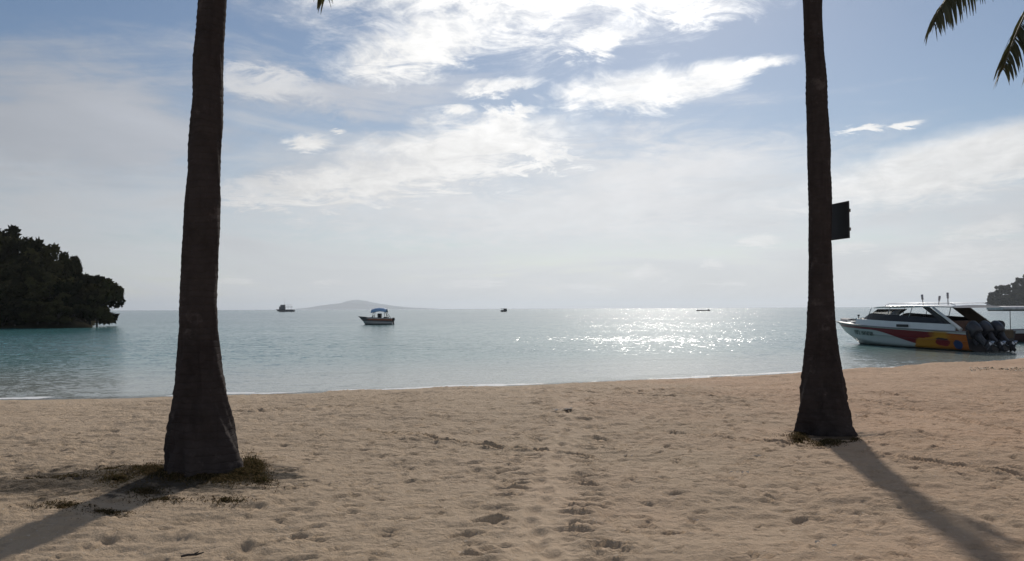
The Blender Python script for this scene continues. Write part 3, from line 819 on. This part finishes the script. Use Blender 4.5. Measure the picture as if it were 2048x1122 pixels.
# ------------------------------------------------------------------ boats
def hull_fns(L, B, sh0, sh1, keel=-0.35, rake=1.4, flat=.45, pw=2.2, chz0=.12, chz1=.75):
    def w_(t): return 1 - (max(0, t - flat) / (1 - flat)) ** pw
    def sheer(t): return sh0 + (sh1 - sh0) * t ** 1.5
    def pt(t, k):                                         # k: 0 keel .. 1 chine .. 2 sheer, port side (y>0)
        zs = sheer(t); zc = chz0 + (chz1 - chz0) * max(0, (t - .35) / .65) ** 2
        zk = keel + (zs - .25 - keel) * max(0, (t - .62) / .38) ** 2.6
        zc = max(zc, zk)
        bs = B / 2 * w_(t); bc = B / 2 * .86 * w_(t) ** 1.35
        xs_ = L * t; xc = xs_ - rake * .45 * t ** 7; xk = xs_ - rake * t ** 7
        if k <= 1: return Vector((xk + (xc - xk) * k, bc * k, zk + (zc - zk) * k))
        f = k - 1; fl = f - .12 * math.sin(math.pi * f) * t
        return Vector((xc + (xs_ - xc) * f, bc + (bs - bc) * fl, zc + (zs - zc) * f))
    return pt, sheer, w_
def hull_mesh(pt, nt=48, nk=14):
    mb = MB(); ks = [2 * j / nk for j in range(nk + 1)]
    ts = [i / nt for i in range(nt + 1)]
    for sg in (1, -1):
        vs = []
        for t in ts:
            for k in ks: p = pt(t, k); vs.append((p.x, p.y * sg, p.z))
        m_ = nk + 1; fs = []
        for i in range(nt):
            for j in range(nk):
                f = (i * m_ + j, (i + 1) * m_ + j, (i + 1) * m_ + j + 1, i * m_ + j + 1)
                fs.append(f if sg > 0 else tuple(reversed(f)))
        mb.add(vs, fs, True)
    tr = [pt(0, k) for k in ks]
    poly = [(p.x, p.y, p.z) for p in tr] + [(p.x, -p.y, p.z) for p in reversed(tr[1:])]
    mb.add(poly, [tuple(range(len(poly)))])
    return mb
def deck_mesh(pt, t0, t1, dz, inset=.0, camber=.05, n_=24):
    mb = MB(); vs = []; m_ = 7
    for i in range(n_ + 1):
        t = t0 + (t1 - t0) * i / n_; p = pt(t, 2.0)
        for j in range(m_):
            u = -1 + 2 * j / (m_ - 1); vs.append((p.x - (.02 if i == n_ else 0), u * max(p.y - inset, 0), p.z + dz + camber * (1 - u * u) * min(1, p.y)))
    mb.add(vs, [(i * m_ + j, i * m_ + j + 1, (i + 1) * m_ + j + 1, (i + 1) * m_ + j) for i in range(n_) for j in range(m_ - 1)], True)
    return mb

M_WHITE = simple('white gelcoat', (0.62, 0.64, 0.63), 0.35, var=0.06, scale=1.5)
M_DARKGLASS = simple('tinted side screen', (0.010, 0.010, 0.014), 0.3, var=0.2, spec=0.25)
M_BLACK = simple('black rubber', (0.02, 0.02, 0.022), 0.6)
M_STEEL = simple('steel tube', (0.45, 0.46, 0.47), 0.35, 0.9)
M_COWL = simple('grey engine cowl', (0.022, 0.023, 0.029), 0.4, var=0.7, scale=2.5)
M_ENG = simple('dark engine leg', (0.035, 0.036, 0.042), 0.45)
M_BROWN = simple('brown canvas', (0.07, 0.05, 0.03), 0.85)
M_SEAT = simple('brown seat vinyl', (0.16, 0.085, 0.055), 0.6)

def outboard(parent, x, y, z, s=1.0, tilt=0.0, mcowl=None, name='outboard_motor'):
    rot = Matrix.Rotation(tilt, 3, 'Y'); org = Vector((x, y, z))
    def T(p): return org + rot @ (Vector(p) * s)
    def ring(cx, cz, a, bb, e=.75, n_=14):
        out_ = []
        for j in range(n_):
            th = 2 * math.pi * j / n_; c_, s_ = math.cos(th), math.sin(th)
            out_.append(T((cx + a * math.copysign(abs(c_) ** e, c_), bb * math.copysign(abs(s_) ** e, s_), cz)))
        return out_
    q = MB(); q.loft([ring(-.30, .10, .24, .20), ring(-.31, .16, .31, .25), ring(-.32, .36, .34, .27), ring(-.33, .56, .33, .26), ring(-.36, .70, .27, .21), ring(-.38, .76, .15, .12)])
    o = q.build(name, mcowl or M_COWL, parent)
    q = MB(); q.loft([ring(-.28, .10, .20, .15), ring(-.26, -.15, .16, .09), ring(-.26, -.50, .14, .06), ring(-.27, -.78, .13, .05), ring(-.27, -1.0, .07, .02)])
    q.box(T((-.33, 0, -.56)), (.40 * s, .22 * s, .02 * s), rot)
    pts = [T((-.02 - .5 * k / 6, 0, -.80)) for k in range(7)]; q.tube(pts, [.02 * s, .06 * s, .075 * s, .075 * s, .07 * s, .055 * s, .04 * s], 10)
    q.box(T((.0, 0, -.05)), (.16 * s, .20 * s, .42 * s), rot)
    q.build('drive_leg', M_ENG, o)
    q = MB()
    for k in range(3):
        a = k * 2.094; d = Vector((0, math.cos(a), math.sin(a))); t_ = Vector((0, -math.sin(a), math.cos(a)))
        q.prism([T(Vector((-.56, 0, -.80)) + d * .04), T(Vector((-.60, 0, -.80)) + d * .17 + t_ * .09), T(Vector((-.56, 0, -.80)) + d * .20), T(Vector((-.52, 0, -.80)) + d * .16 - t_ * .08)], rot @ Vector((.015 * s, 0, 0)))
    q.tube([T((-.50, 0, -.80)), T((-.62, 0, -.80))], [.04 * s, .02 * s], 8)
    q.build('propeller', M_STEEL, o)
    return o

# ---- the big tour speedboat
HEAD = R(13.5)
corner = Vector((20.9, 37.1, WZ)); stbd = Vector((math.cos(HEAD), math.sin(HEAD), 0))
bo = corner + stbd * 1.4
sp = empty('speedboat', bo, R(90) + HEAD, 'white speedboat with red and orange painted hull moored stern to the sand', 'speedboat')
pt, sheer, wf = hull_fns(11.5, 2.8, 0.93, 1.22)
mt, n, b = material('painted hull')
hx_, hy_, hz_ = n.sep(n.obj())
wob = (n.noise(n.obj(), 1.6, 3, .5) - .5)
white = n.mix(n.noise(n.obj(), 2.0, 4, .6), (0.42, 0.455, 0.44), (0.52, 0.54, 0.53))
top_l = hx_ * 0.030 + 0.80                                     # red stripe's upper edge
low_l = (hx_.smooth(2.6, 6.8, 0.0, 1.0)) * 0.66 + hx_.max(6.5) * 0.022 + 0.06
red_m = (hz_ - low_l).smooth(-.015, .015) * (hz_ - top_l).smooth(-.012, .012, 1.0, 0.0) * hx_.smooth(10.6, 10.9, 1.0, 0.0)
c = n.mix(red_m, white, (0.17, 0.006, 0.012))
ora = (hx_ + hz_ * .9 + wob * .7).smooth(3.55, 3.75, 1.0, 0.0) * (hz_ + wob * .2 - (hx_.smooth(1.2, 3.0) * -.22 + .78)).smooth(-.02, .02, 1.0, 0.0)
c = n.mix(ora, c, n.mix((hx_ + wob * 3).smooth(.2, 2.2), (0.40, 0.11, 0.012), (0.45, 0.20, 0.015)))
yel = (hx_ + wob).smooth(.9, 1.5) * (hx_ + wob).smooth(2.0, 2.5, 1.0, 0.0) * hz_.smooth(.52, .62)
c = n.mix(yel * .8, c, (0.48, 0.24, 0.02))
def spot(x, z, rx, rz):
    u = (hx_ - x + wob * .35) / rx; v = (hz_ - z + wob * .25) / rz
    return (u * u + v * v).smooth(.7, 1.1, 1.0, 0.0)
c = n.mix(spot(1.55, .38, .50, .20), c, (0.20, 0.012, 0.015))
c = n.mix(spot(.62, .30, .28, .24), c, (0.02, 0.05, 0.15))
c = n.mix(spot(1.6, .55, .45, .05), c, (0.05, 0.03, 0.03))
c = n.mix(hz_.smooth(.02, .10, 1.0, 0.0), c, (0.035, 0.045, 0.04))
c = n.mix(hx_.smooth(.01, .02, 1.0, 0.0), c, (0.03, 0.03, 0.035))
n.link(c, b.inputs['Base Color']); b.inputs['Roughness'].default_value = .35; b.inputs['Specular IOR Level'].default_value = .3
q = hull_mesh(pt); hull = q.build('hull', mt, sp)
q = deck_mesh(pt, .64, 1.0, .0, .0, .16); q.build('foredeck', M_WHITE, sp)
q = deck_mesh(pt, 0.0, .64, -.45, .05, 0); q.build('cockpit_floor', simple('cockpit floor', (.3, .3, .3), .7), sp)
q = MB()
for sg in (1, -1): q.tube([Vector((p.x, p.y * sg, p.z)) for p in [pt(i / 40, 2.0) for i in range(41)]], .035, 6)
q.build('rub_rail', simple('grey rub rail', (.22, .22, .22), .6), sp)
# lettering strokes on the port bow; the photo shows only dark slanted marks
q = MB(); rr = random.Random(4)
def on_hull(x, z, e=.012):
    lo, hi = 0.0, 1.0
    t = x / 11.4
    k = 1.5
    for _ in range(12):
        p = pt(t, k); t += (x - p.x) / 11.5; k += (z - p.z) / .75; k = min(max(k, 1.0), 2.0); t = min(max(t, 0), 1)
    a = pt(min(t + .01, 1), k) - p; c_ = pt(t, min(k + .05, 2)) - pt(t, k - .05); nn = c_.cross(a).normalized()
    if nn.y < 0: nn = -nn
    return p + nn * e
M_LETTER = simple('dark green lettering', (0.035, 0.075, 0.06), .5)
for x0, cnt, hh in ((8.55, 4, .26), (7.72, 7, .24)):
    q = MB()
    for j in range(cnt):
        xx = x0 - j * .17
        strokes = [((0, 0), (.03, 1)), ((-.10, 0), (-.07, .9))][: 1 + (rr.random() > .35)] + [((.02, rr.choice((.1, .5, .95))), (-.09, rr.choice((.1, .5, .9))))]
        for (a0, b0), (a1, b1) in strokes:
            zb = .52 + .02 * (xx - 6)
            p0 = (xx + a0, zb + b0 * hh); p1 = (xx + a1, zb + b1 * hh); wv = .022
            ddx, ddz = p1[0] - p0[0], p1[1] - p0[1]; ln = math.hypot(ddx, ddz) or 1; ex, ez = -ddz / ln * wv, ddx / ln * wv
            quad = [on_hull(p0[0] - ex, p0[1] - ez), on_hull(p1[0] - ex, p1[1] - ez), on_hull(p1[0] + ex, p1[1] + ez), on_hull(p0[0] + ex, p0[1] + ez)]
            q.add(quad, [(0, 1, 2, 3)])
    q.build('lettering', M_LETTER, sp)
# coaming: white cabin side above the sheer
def coam(t): p = pt(t, 2.0); return Vector((p.x, max(p.y - .06, .02), p.z + .02))
def side_wall(t0, t1, z0f, z1f, inset0, inset1, th=.05, n_=26):
    mb = MB()
    for sg in (1, -1):
        rings = []
        for i in range(n_ + 1):
            f = i / n_; t = t0 + (t1 - t0) * f; p = pt(t, 2.0)
            y0 = max(p.y - inset0, .04); y1 = max(p.y - inset1, .03); z0 = z0f(f, p); z1 = z1f(f, p)
            rings.append([Vector((p.x, sg * y0, z0)), Vector((p.x, sg * y1, z1)), Vector((p.x, sg * (y1 - th), z1)), Vector((p.x, sg * (y0 - th), z0))])
        mb.loft(rings, smooth=False)
    return mb
ztop = lambda f, p: p.z + .33 + .02 * f
side_wall(.06, .72, lambda f, p: p.z + .005, ztop, .03, .12).build('coaming', M_WHITE, sp, .008)
# front of the cabin slopes to the foredeck
q = MB(); pA = pt(.72, 2.0); pB = pt(.82, 2.0)
q.loft([[Vector((pA.x - .02, y_, pA.z + .35 + .06 * (1 - (y_ / 1.1) ** 2))) for y_ in np.linspace(-(pA.y - .12), pA.y - .12, 9)],
        [Vector((pB.x, y_, pB.z + .10 + .05 * (1 - (y_ / 1.1) ** 2))) for y_ in np.linspace(-(pB.y - .2), pB.y - .2, 9)]], closed=False, caps=False)
q.build('cabin_front', M_WHITE, sp)
# dark side screens, then a glazed strip below the roof
def zs0(f, p): return p.z + .335
def zs1(f, p): return p.z +   .335 + .40 * min(1, (1 - f) * 7 + .10) * (.62 + .38 * f)
side_wall(.13, .665, zs0, zs1, .125, .20, .02).build('side_screen', M_DARKGLASS, sp)
q = MB(); pA = pt(.665, 2.0); pB = pt(.60, 2.0)
q.loft([[Vector((pA.x, y_, pA.z + .36)) for y_ in np.linspace(-.98, .98, 7)], [Vector((pB.x - .35, y_ * .97, 1.98)) for y_ in np.linspace(-.98, .98, 7)]], closed=False, caps=False)
mtg, ng, bg_ = material('windscreen glass')
bg_.inputs['Base Color'].default_value = (.75, .8, .8, 1); bg_.inputs['Transmission Weight'].default_value = .85; bg_.inputs['Roughness'].default_value = .08; bg_.inputs['IOR'].default_value = 1.1
q.build('windscreen', mtg, sp)
q = MB()
for sg in (1, -1):
    for t in (.62, .48, .34):
        p = pt(t, 2.0); q.tube([(p.x, sg * (p.y - .2), p.z + .55), (p.x - .22, sg * (p.y - .24), 2.06)], .02, 6)
q.build('roof_post', M_STEEL, sp)
# hard top
rings = []
for i in range(21):
    f = i / 20; x = .75 + 6.1 * f; hb = 1.28 * (1 - max(0, f - .75) ** 2 * 4.0)
    zz = 2.10 + .05 * math.sin(math.pi * f) - .12 * max(0, f - .8) ** 1.2
    rings.append([Vector((x, y_ * hb, zz + .07 * (1 - y_ * y_))) for y_ in np.linspace(-1, 1, 11)] + [Vector((x, y_ * hb * .985, zz - .06)) for y_ in np.linspace(1, -1, 11)])
q = MB(); q.loft(rings); q.build('hard_top', simple('glossy white roof', (.72, .73, .73), .22, var=.04), sp)
q = MB()
for sg in (1, -1): q.tube([(1.0, sg * 1.0, 2.16), (1.4, sg * 1.0, 2.27), (5.6, sg * .95, 2.28), (6.0, sg * .9, 2.16)], .018, 6)
q.build('roof_rail', M_STEEL, sp)
q = MB()
for x_, y_, h_, ln in ((3.9, .30, .58, .10), (3.3, -.05, .50, -.12), (2.85, -.25, .66, .03)):
    q.tube([(x_, y_, 2.1), (x_ + ln * .5, y_, 2.1 + h_ * .5), (x_ + ln, y_, 2.12 + h_)], [.03, .022, .028], 6)
    q.tube([(x_ + ln * .6, y_, 2.1 + h_ * .62), (x_ + ln, y_, 2.14 + h_)], [.05, .055], 8)
q.build('roof_rod', simple('grey antenna', (.25, .24, .25), .5), sp)
# raked arch legs
for sg in (1, -1):
    q = MB(); y_ = sg * 1.25
    if sg > 0: poly = [(2.95, y_ - .05, 2.08), (2.55, y_ - .05, 2.08), (1.05, y_, 1.25), (1.45, y_, 1.22)]
    else: poly = [(3.6, y_ + .05, 2.08), (2.5, y_ + .05, 2.08), (.55, y_, .92), (1.7, y_, .92)]
    q.prism(poly, (0, -sg * .10, 0)); q.build('arch_leg', M_BLACK if sg > 0 else M_BROWN, sp, .01)
for sg in (1,):
    q = MB(); q.tube([(2.2, sg * 1.22, 2.06), (1.3, sg * 1.27, 1.55), (.35, sg * 1.33, 1.02)], [.05, .07, .09], 8); q.build('arch_tube', M_WHITE, sp)
for i, x_ in enumerate((1.7, 3.2, 4.6)):
    q = MB(); q.box((x_, 0, .78), (.55, 2.1, .42)); q.box((x_ + .30, 0, 1.10), (.14, 2.1, .62)); q.build('bench', M_SEAT, sp, .04)
q = MB(); q.box((5.6, -.5, 1.0), (.5, .8, .9)); q.build('helm_console', M_BLACK, sp, .05)
q = MB(); q.box((.10, 0, .80), (.22, 2.55, .40)); q.build('transom_cap', M_BROWN, sp, .03)
for y_ in (.95, .32, -.30): outboard(sp, -.10, y_, .52, 1.0, R(50))
q = MB(); p = pt(.86, 2.0)
q.loft([[Vector((pt(t, 2).x, y_ * s_, pt(t, 2).z + h_)) for y_, h_ in ((-1, .10), (-.8, .22), (0, .26), (.8, .22), (1, .10))] for t, s_ in ((.86, .42), (.90, .36), (.945, .18))], closed=False, caps=False)
q.build('bow_cushion', simple('dark bow cushion', (.05, .06, .10), .7), sp)
q = MB(); q.tube([(8.45, .72, 1.2), (8.45, .72, 1.62)], [.03, .02], 6); q.box((8.45, .72, 1.62), (.12, .06, .10)); q.build('bow_light', M_BLACK, sp)
q = MB(); q.box((4.15, 1.395, 1.14), (.85, .03, .13)); q.build('name_plate', M_BLACK, sp, .01)

# ---- small red speedboat with blue awning, mid distance
def simple_hull_boat(name, loc, rz, L, B, sh0, sh1, mats, label, cat, keel=-.3, rake=1.0, **kw):
    r_ = empty(name, loc, rz, label, cat)
    p_, s_, w_ = hull_fns(L, B, sh0, sh1, keel, rake, **kw)
    hull_mesh(p_, 30, 10).build('hull', mats, r_)
    deck_mesh(p_, .6, 1.0, -.01, .02, .06).build('foredeck', mats[0] if isinstance(mats, list) else mats, r_)
    deck_mesh(p_, .0, .6, -.30, .03, 0).build('cockpit_floor', M_BLACK, r_)
    return r_, p_
mt, n, b = material('red striped dark hull')
hx_, hy_, hz_ = n.sep(n.obj())
c = n.mix((hz_ - hx_ * .03).smooth(.34, .38), (0.46, 0.43, 0.41), (0.10, 0.09, 0.09))
c = n.mix((hz_ - hx_ * .03).smooth(.50, .54) * hx_.smooth(3.0, 3.4, 1.0, 0.0), c, (0.34, 0.12, 0.06))
c = n.mix((hz_ - hx_ * .02).smooth(.74, .78) * hx_.smooth(3.2, 3.6, 1.0, 0.0), c, (0.52, 0.46, 0.43))
c = n.mix(hz_.smooth(.08, .14, 1.0, 0.0), c, (0.02, 0.02, 0.02))
n.link(c, b.inputs['Base Color']); b.inputs['Roughness'].default_value = .4
wl = ground(752, 649, WZ)
bb, p_ = simple_hull_boat('motorboat', (at(785, 648, wl.y).x, wl.y, WZ), R(180), 4.75, 1.7, .85, 1.15, mt, 'small dark motorboat with blue awning anchored left of centre', 'motorboat', rake=.9)
M_BLUE = simple('blue awning cloth', (0.22, 0.36, 0.55), .7)
q = MB(); q.loft([[Vector((x_, y_, 1.80 + h_ + .46 * (1 - (y_ / .85) ** 2) - .10 * abs(x_ - 1.6))) for y_ in np.linspace(-.85, .85, 9)] + [Vector((x_, y_, 1.76 + h_ + .46 * (1 - (y_ / .85) ** 2) - .10 * abs(x_ - 1.6))) for y_ in np.linspace(.85, -.85, 9)] for x_, h_ in ((.75, -.02), (1.2, .03), (1.8, .05), (2.4, .02), (2.85, -.10))])
q.build('awning', M_BLUE, bb)
q = MB()
for sg in (1, -1):
    for a_, c_ in (((.9, .78, .8), (1.0, .8, 1.75)), ((2.6, .75, .9), (2.5, .8, 1.75)), ((.35, .7, .85), (.9, .8, 1.7))): q.tube([(a_[0], sg * a_[1], a_[2]), (c_[0], sg * c_[1], c_[2])], .035, 6)
q.build('awning_post', M_BLACK, bb)
q = MB(); q.box((1.75, 0, 1.05), (.5, .7, .9)); q.build('console', M_BLACK, bb, .04)
q = MB(); q.box((.9, 0, .85), (.5, 1.2, .35)); q.build('bench', M_BLACK, bb, .05)
q = MB(); q.loft([[Vector((2.75, y_, .98)) for y_ in np.linspace(-.7, .7, 5)], [Vector((2.45, y_, 1.40)) for y_ in np.linspace(-.6, .6, 5)]], closed=False, caps=False); q.build('windscreen', mtg, bb)
outboard(bb, .05, 0, .42, .62, R(8), M_BLACK)

# ---- tour boat near the horizon at left
M_NAVY = simple('dark navy hull', (.02, .025, .04), .5)
M_GREYC = simple('grey cabin', (.06, .065, .08), .5)
wl = ground(570, 623.6, WZ); YB = wl.y
k_ = YB / F
tb, p_ = simple_hull_boat('tour_boat', (at(588.5, 623, YB).x, YB, WZ), R(180), 38 * k_, 11 * k_, 4.2 * k_, 5.2 * k_, M_NAVY, 'dark tour boat with tall wheelhouse near the horizon beside left palm', 'tour boat', keel=-.5, rake=2.5)
q = MB(); q.box((24 * k_, 0, 7.6 * k_), (11 * k_, 7 * k_, 6 * k_)); q.box((23 * k_, 0, 12.3 * k_), (8.5 * k_, 6 * k_, 3.4 * k_)); q.build('wheelhouse', M_GREYC, tb, .15)
q = MB(); q.box((12 * k_, 0, 9.6 * k_), (17 * k_, 8 * k_, .6 * k_)); q.build('upper_deck', M_GREYC, tb, .05)
q = MB(); q.box((13 * k_, 0, 14.1 * k_), (16 * k_, 7 * k_, .35 * k_)); q.build('sun_roof', M_WHITE, tb, .03)
q = MB()
for x_ in (6, 12, 18):
    for y_ in (-3, 3): q.tube([(x_ * k_, y_ * k_, 4.0 * k_), (x_ * k_, y_ * k_, 14 * k_)], .05, 6)
q.build('deck_post', M_GREYC, tb)
q = MB(); q.tube([(20 * k_, 0, 13 * k_), (20 * k_, 0, 30 * k_)], [.07, .03], 6); q.build('mast', M_STEEL, tb)

# ---- small boat seen end-on near the centre horizon
wl = ground(1006.5, 623.6, WZ); YB = wl.y; k_ = YB / F
eb, p_ = simple_hull_boat('open_boat', (at(1006.5, 623, YB).x, YB + 1.5, WZ), R(-90 + 12), 6.0, 12 * k_, 3.0 * k_, 4.0 * k_, M_NAVY, 'tiny covered boat seen end on at the middle of the horizon', 'boat')
q = MB(); q.box((2.4, 0, 6.4 * k_), (3.6, 11 * k_, .5 * k_)); q.build('roof', M_GREYC, eb, .05)
q = MB(); q.box((2.6, 2 * k_, 4.2 * k_), (1.8, 5.5 * k_, 4.2 * k_)); q.build('cabin', M_GREYC, eb, .05)
q = MB()
for x_ in (1, 4):
    for y_ in (-4.5, 4.5): q.tube([(x_, y_ * k_, 2.5 * k_), (x_, y_ * k_, 6.4 * k_)], .07, 6)
q.build('roof_post', M_GREYC, eb)

# ---- low longtail boat in the glitter
wl = ground(1406, 622, WZ); YB = wl.y; k_ = YB / F
lb = empty('longtail_boat', (at(1420, 622, YB).x, YB, WZ), R(180), 'tiny low longtail boat on the sun glitter near the horizon', 'longtail boat')
rings = []
L_ = 27 * k_
for i in range(25):
    t = i / 24; hb = .75 * math.sin(math.pi * min(1, .12 + t * .88)) ** .6 + .02
    zt = .55 + .9 * max(0, t - .75) ** 1.5 * 4 + .25 * max(0, .15 - t) * 4
    zb = -.25 + .9 * max(0, t - .75) ** 1.5 * 4
    rings.append([Vector((L_ * t, -hb, zt)), Vector((L_ * t, -hb * .6, zb)), Vector((L_ * t, 0, zb - .1)), Vector((L_ * t, hb * .6, zb)), Vector((L_ * t, hb, zt)), Vector((L_ * t, hb * .8, zt - .1)), Vector((L_ * t, 0, zt - .3)), Vector((L_ * t, -hb * .8, zt - .1))])
q = MB(); q.loft(rings); q.build('hull', simple('dark wood hull', (.04, .03, .025), .6), lb)
q = MB(); q.box((L_ * .12, 0, .85), (.7, .5, .5)); q.tube([(L_ * .10, 0, .8), (-1.8, .3, -.1)], [.05, .03], 6); q.build('tail_engine', M_BLACK, lb)
q = MB(); q.box((L_ * .45, 0, .55), (.5, 1.2, .35)); q.box((L_ * .65, 0, .6), (.5, 1.1, .35)); q.build('bench', M_BLACK, lb, .04)

# ---- covered boat beyond the speedboat at the right edge
wl = ground(2010, 683, WZ); YB = wl.y; k_ = YB / F
mt, n, b = material('maroon and white hull')
hx_, hy_, hz_ = n.sep(n.obj())
c = n.mix(hz_.smooth(.50, .53), (0.055, 0.022, 0.022), (0.55, 0.56, 0.56))
n.link(c, b.inputs['Base Color']); b.inputs['Roughness'].default_value = .45
sx0 = at(2003, 670, YB).x
cb, p_ = simple_hull_boat('covered_boat', (sx0, YB, WZ), R(-6), 7.5, 2.0, .70, 1.05, mt, 'maroon hulled boat with thin roof behind the speedboat stern', 'boat', rake=1.2)
q = MB(); rings = []
for i in range(9):
    x_ = -.35 + 5.4 * i / 8
    rings.append([Vector((x_, y_, 2.02 + .10 * (1 - (y_ / 1.0) ** 2))) for y_ in np.linspace(-1, 1, 7)] + [Vector((x_, y_, 1.90)) for y_ in np.linspace(1, -1, 7)])
q.loft(rings); q.build('roof', simple('pale canvas roof', (.5, .5, .5), .7), cb)
q = MB(); q.box((2.35, 0, 1.86), (5.3, 1.96, .07)); q.build('roof_frame', M_BLACK, cb)
q = MB()
for x_ in (.95, 2.8, 4.7):
    for y_ in (-.9, .9): q.tube([(x_, y_, .5), (x_, y_, 1.9)], .022, 6)
q.build('roof_post', M_BLACK, cb)
q = MB(); q.box((2.6, 0, .55), (1.6, 1.5, .25)); q.build('bench', M_SEAT, cb, .03)
outboard(cb, .02, -.2, .66, .72, R(12), M_ENG)

# ------------------------------------------------------------------ air
mth = bpy.data.materials.new('haze air'); mth.use_nodes = True
nth = mth.node_tree; nth.nodes.clear()
pv = nth.nodes.new('ShaderNodeVolumePrincipled'); pv.inputs['Density'].default_value = 0.000092
pv.inputs['Color'].default_value = (.84, .92, 1.0, 1); pv.inputs['Anisotropy'].default_value = 0.42
on = nth.nodes.new('ShaderNodeOutputMaterial'); nth.links.new(pv.outputs[0], on.inputs['Volume'])
q = MB(); q.box((0, 0, 104), (60000, 60000, 222)); tag(q.build('haze', mth), 'thin pale sea haze', 'haze', kind='stuff')

# ------------------------------------------------------------------ render settings
scene.view_settings.view_transform = 'Standard'; scene.view_settings.look = 'None'
scene.view_settings.exposure = 0.08; scene.view_settings.gamma = 1
cy = scene.cycles
cy.max_bounces = 8; cy.diffuse_bounces = 3; cy.glossy_bounces = 3; cy.transmission_bounces = 5; cy.transparent_max_bounces = 12; cy.volume_bounces = 0
cy.sample_clamp_indirect = 6; cy.caustics_reflective = False; cy.caustics_refractive = False
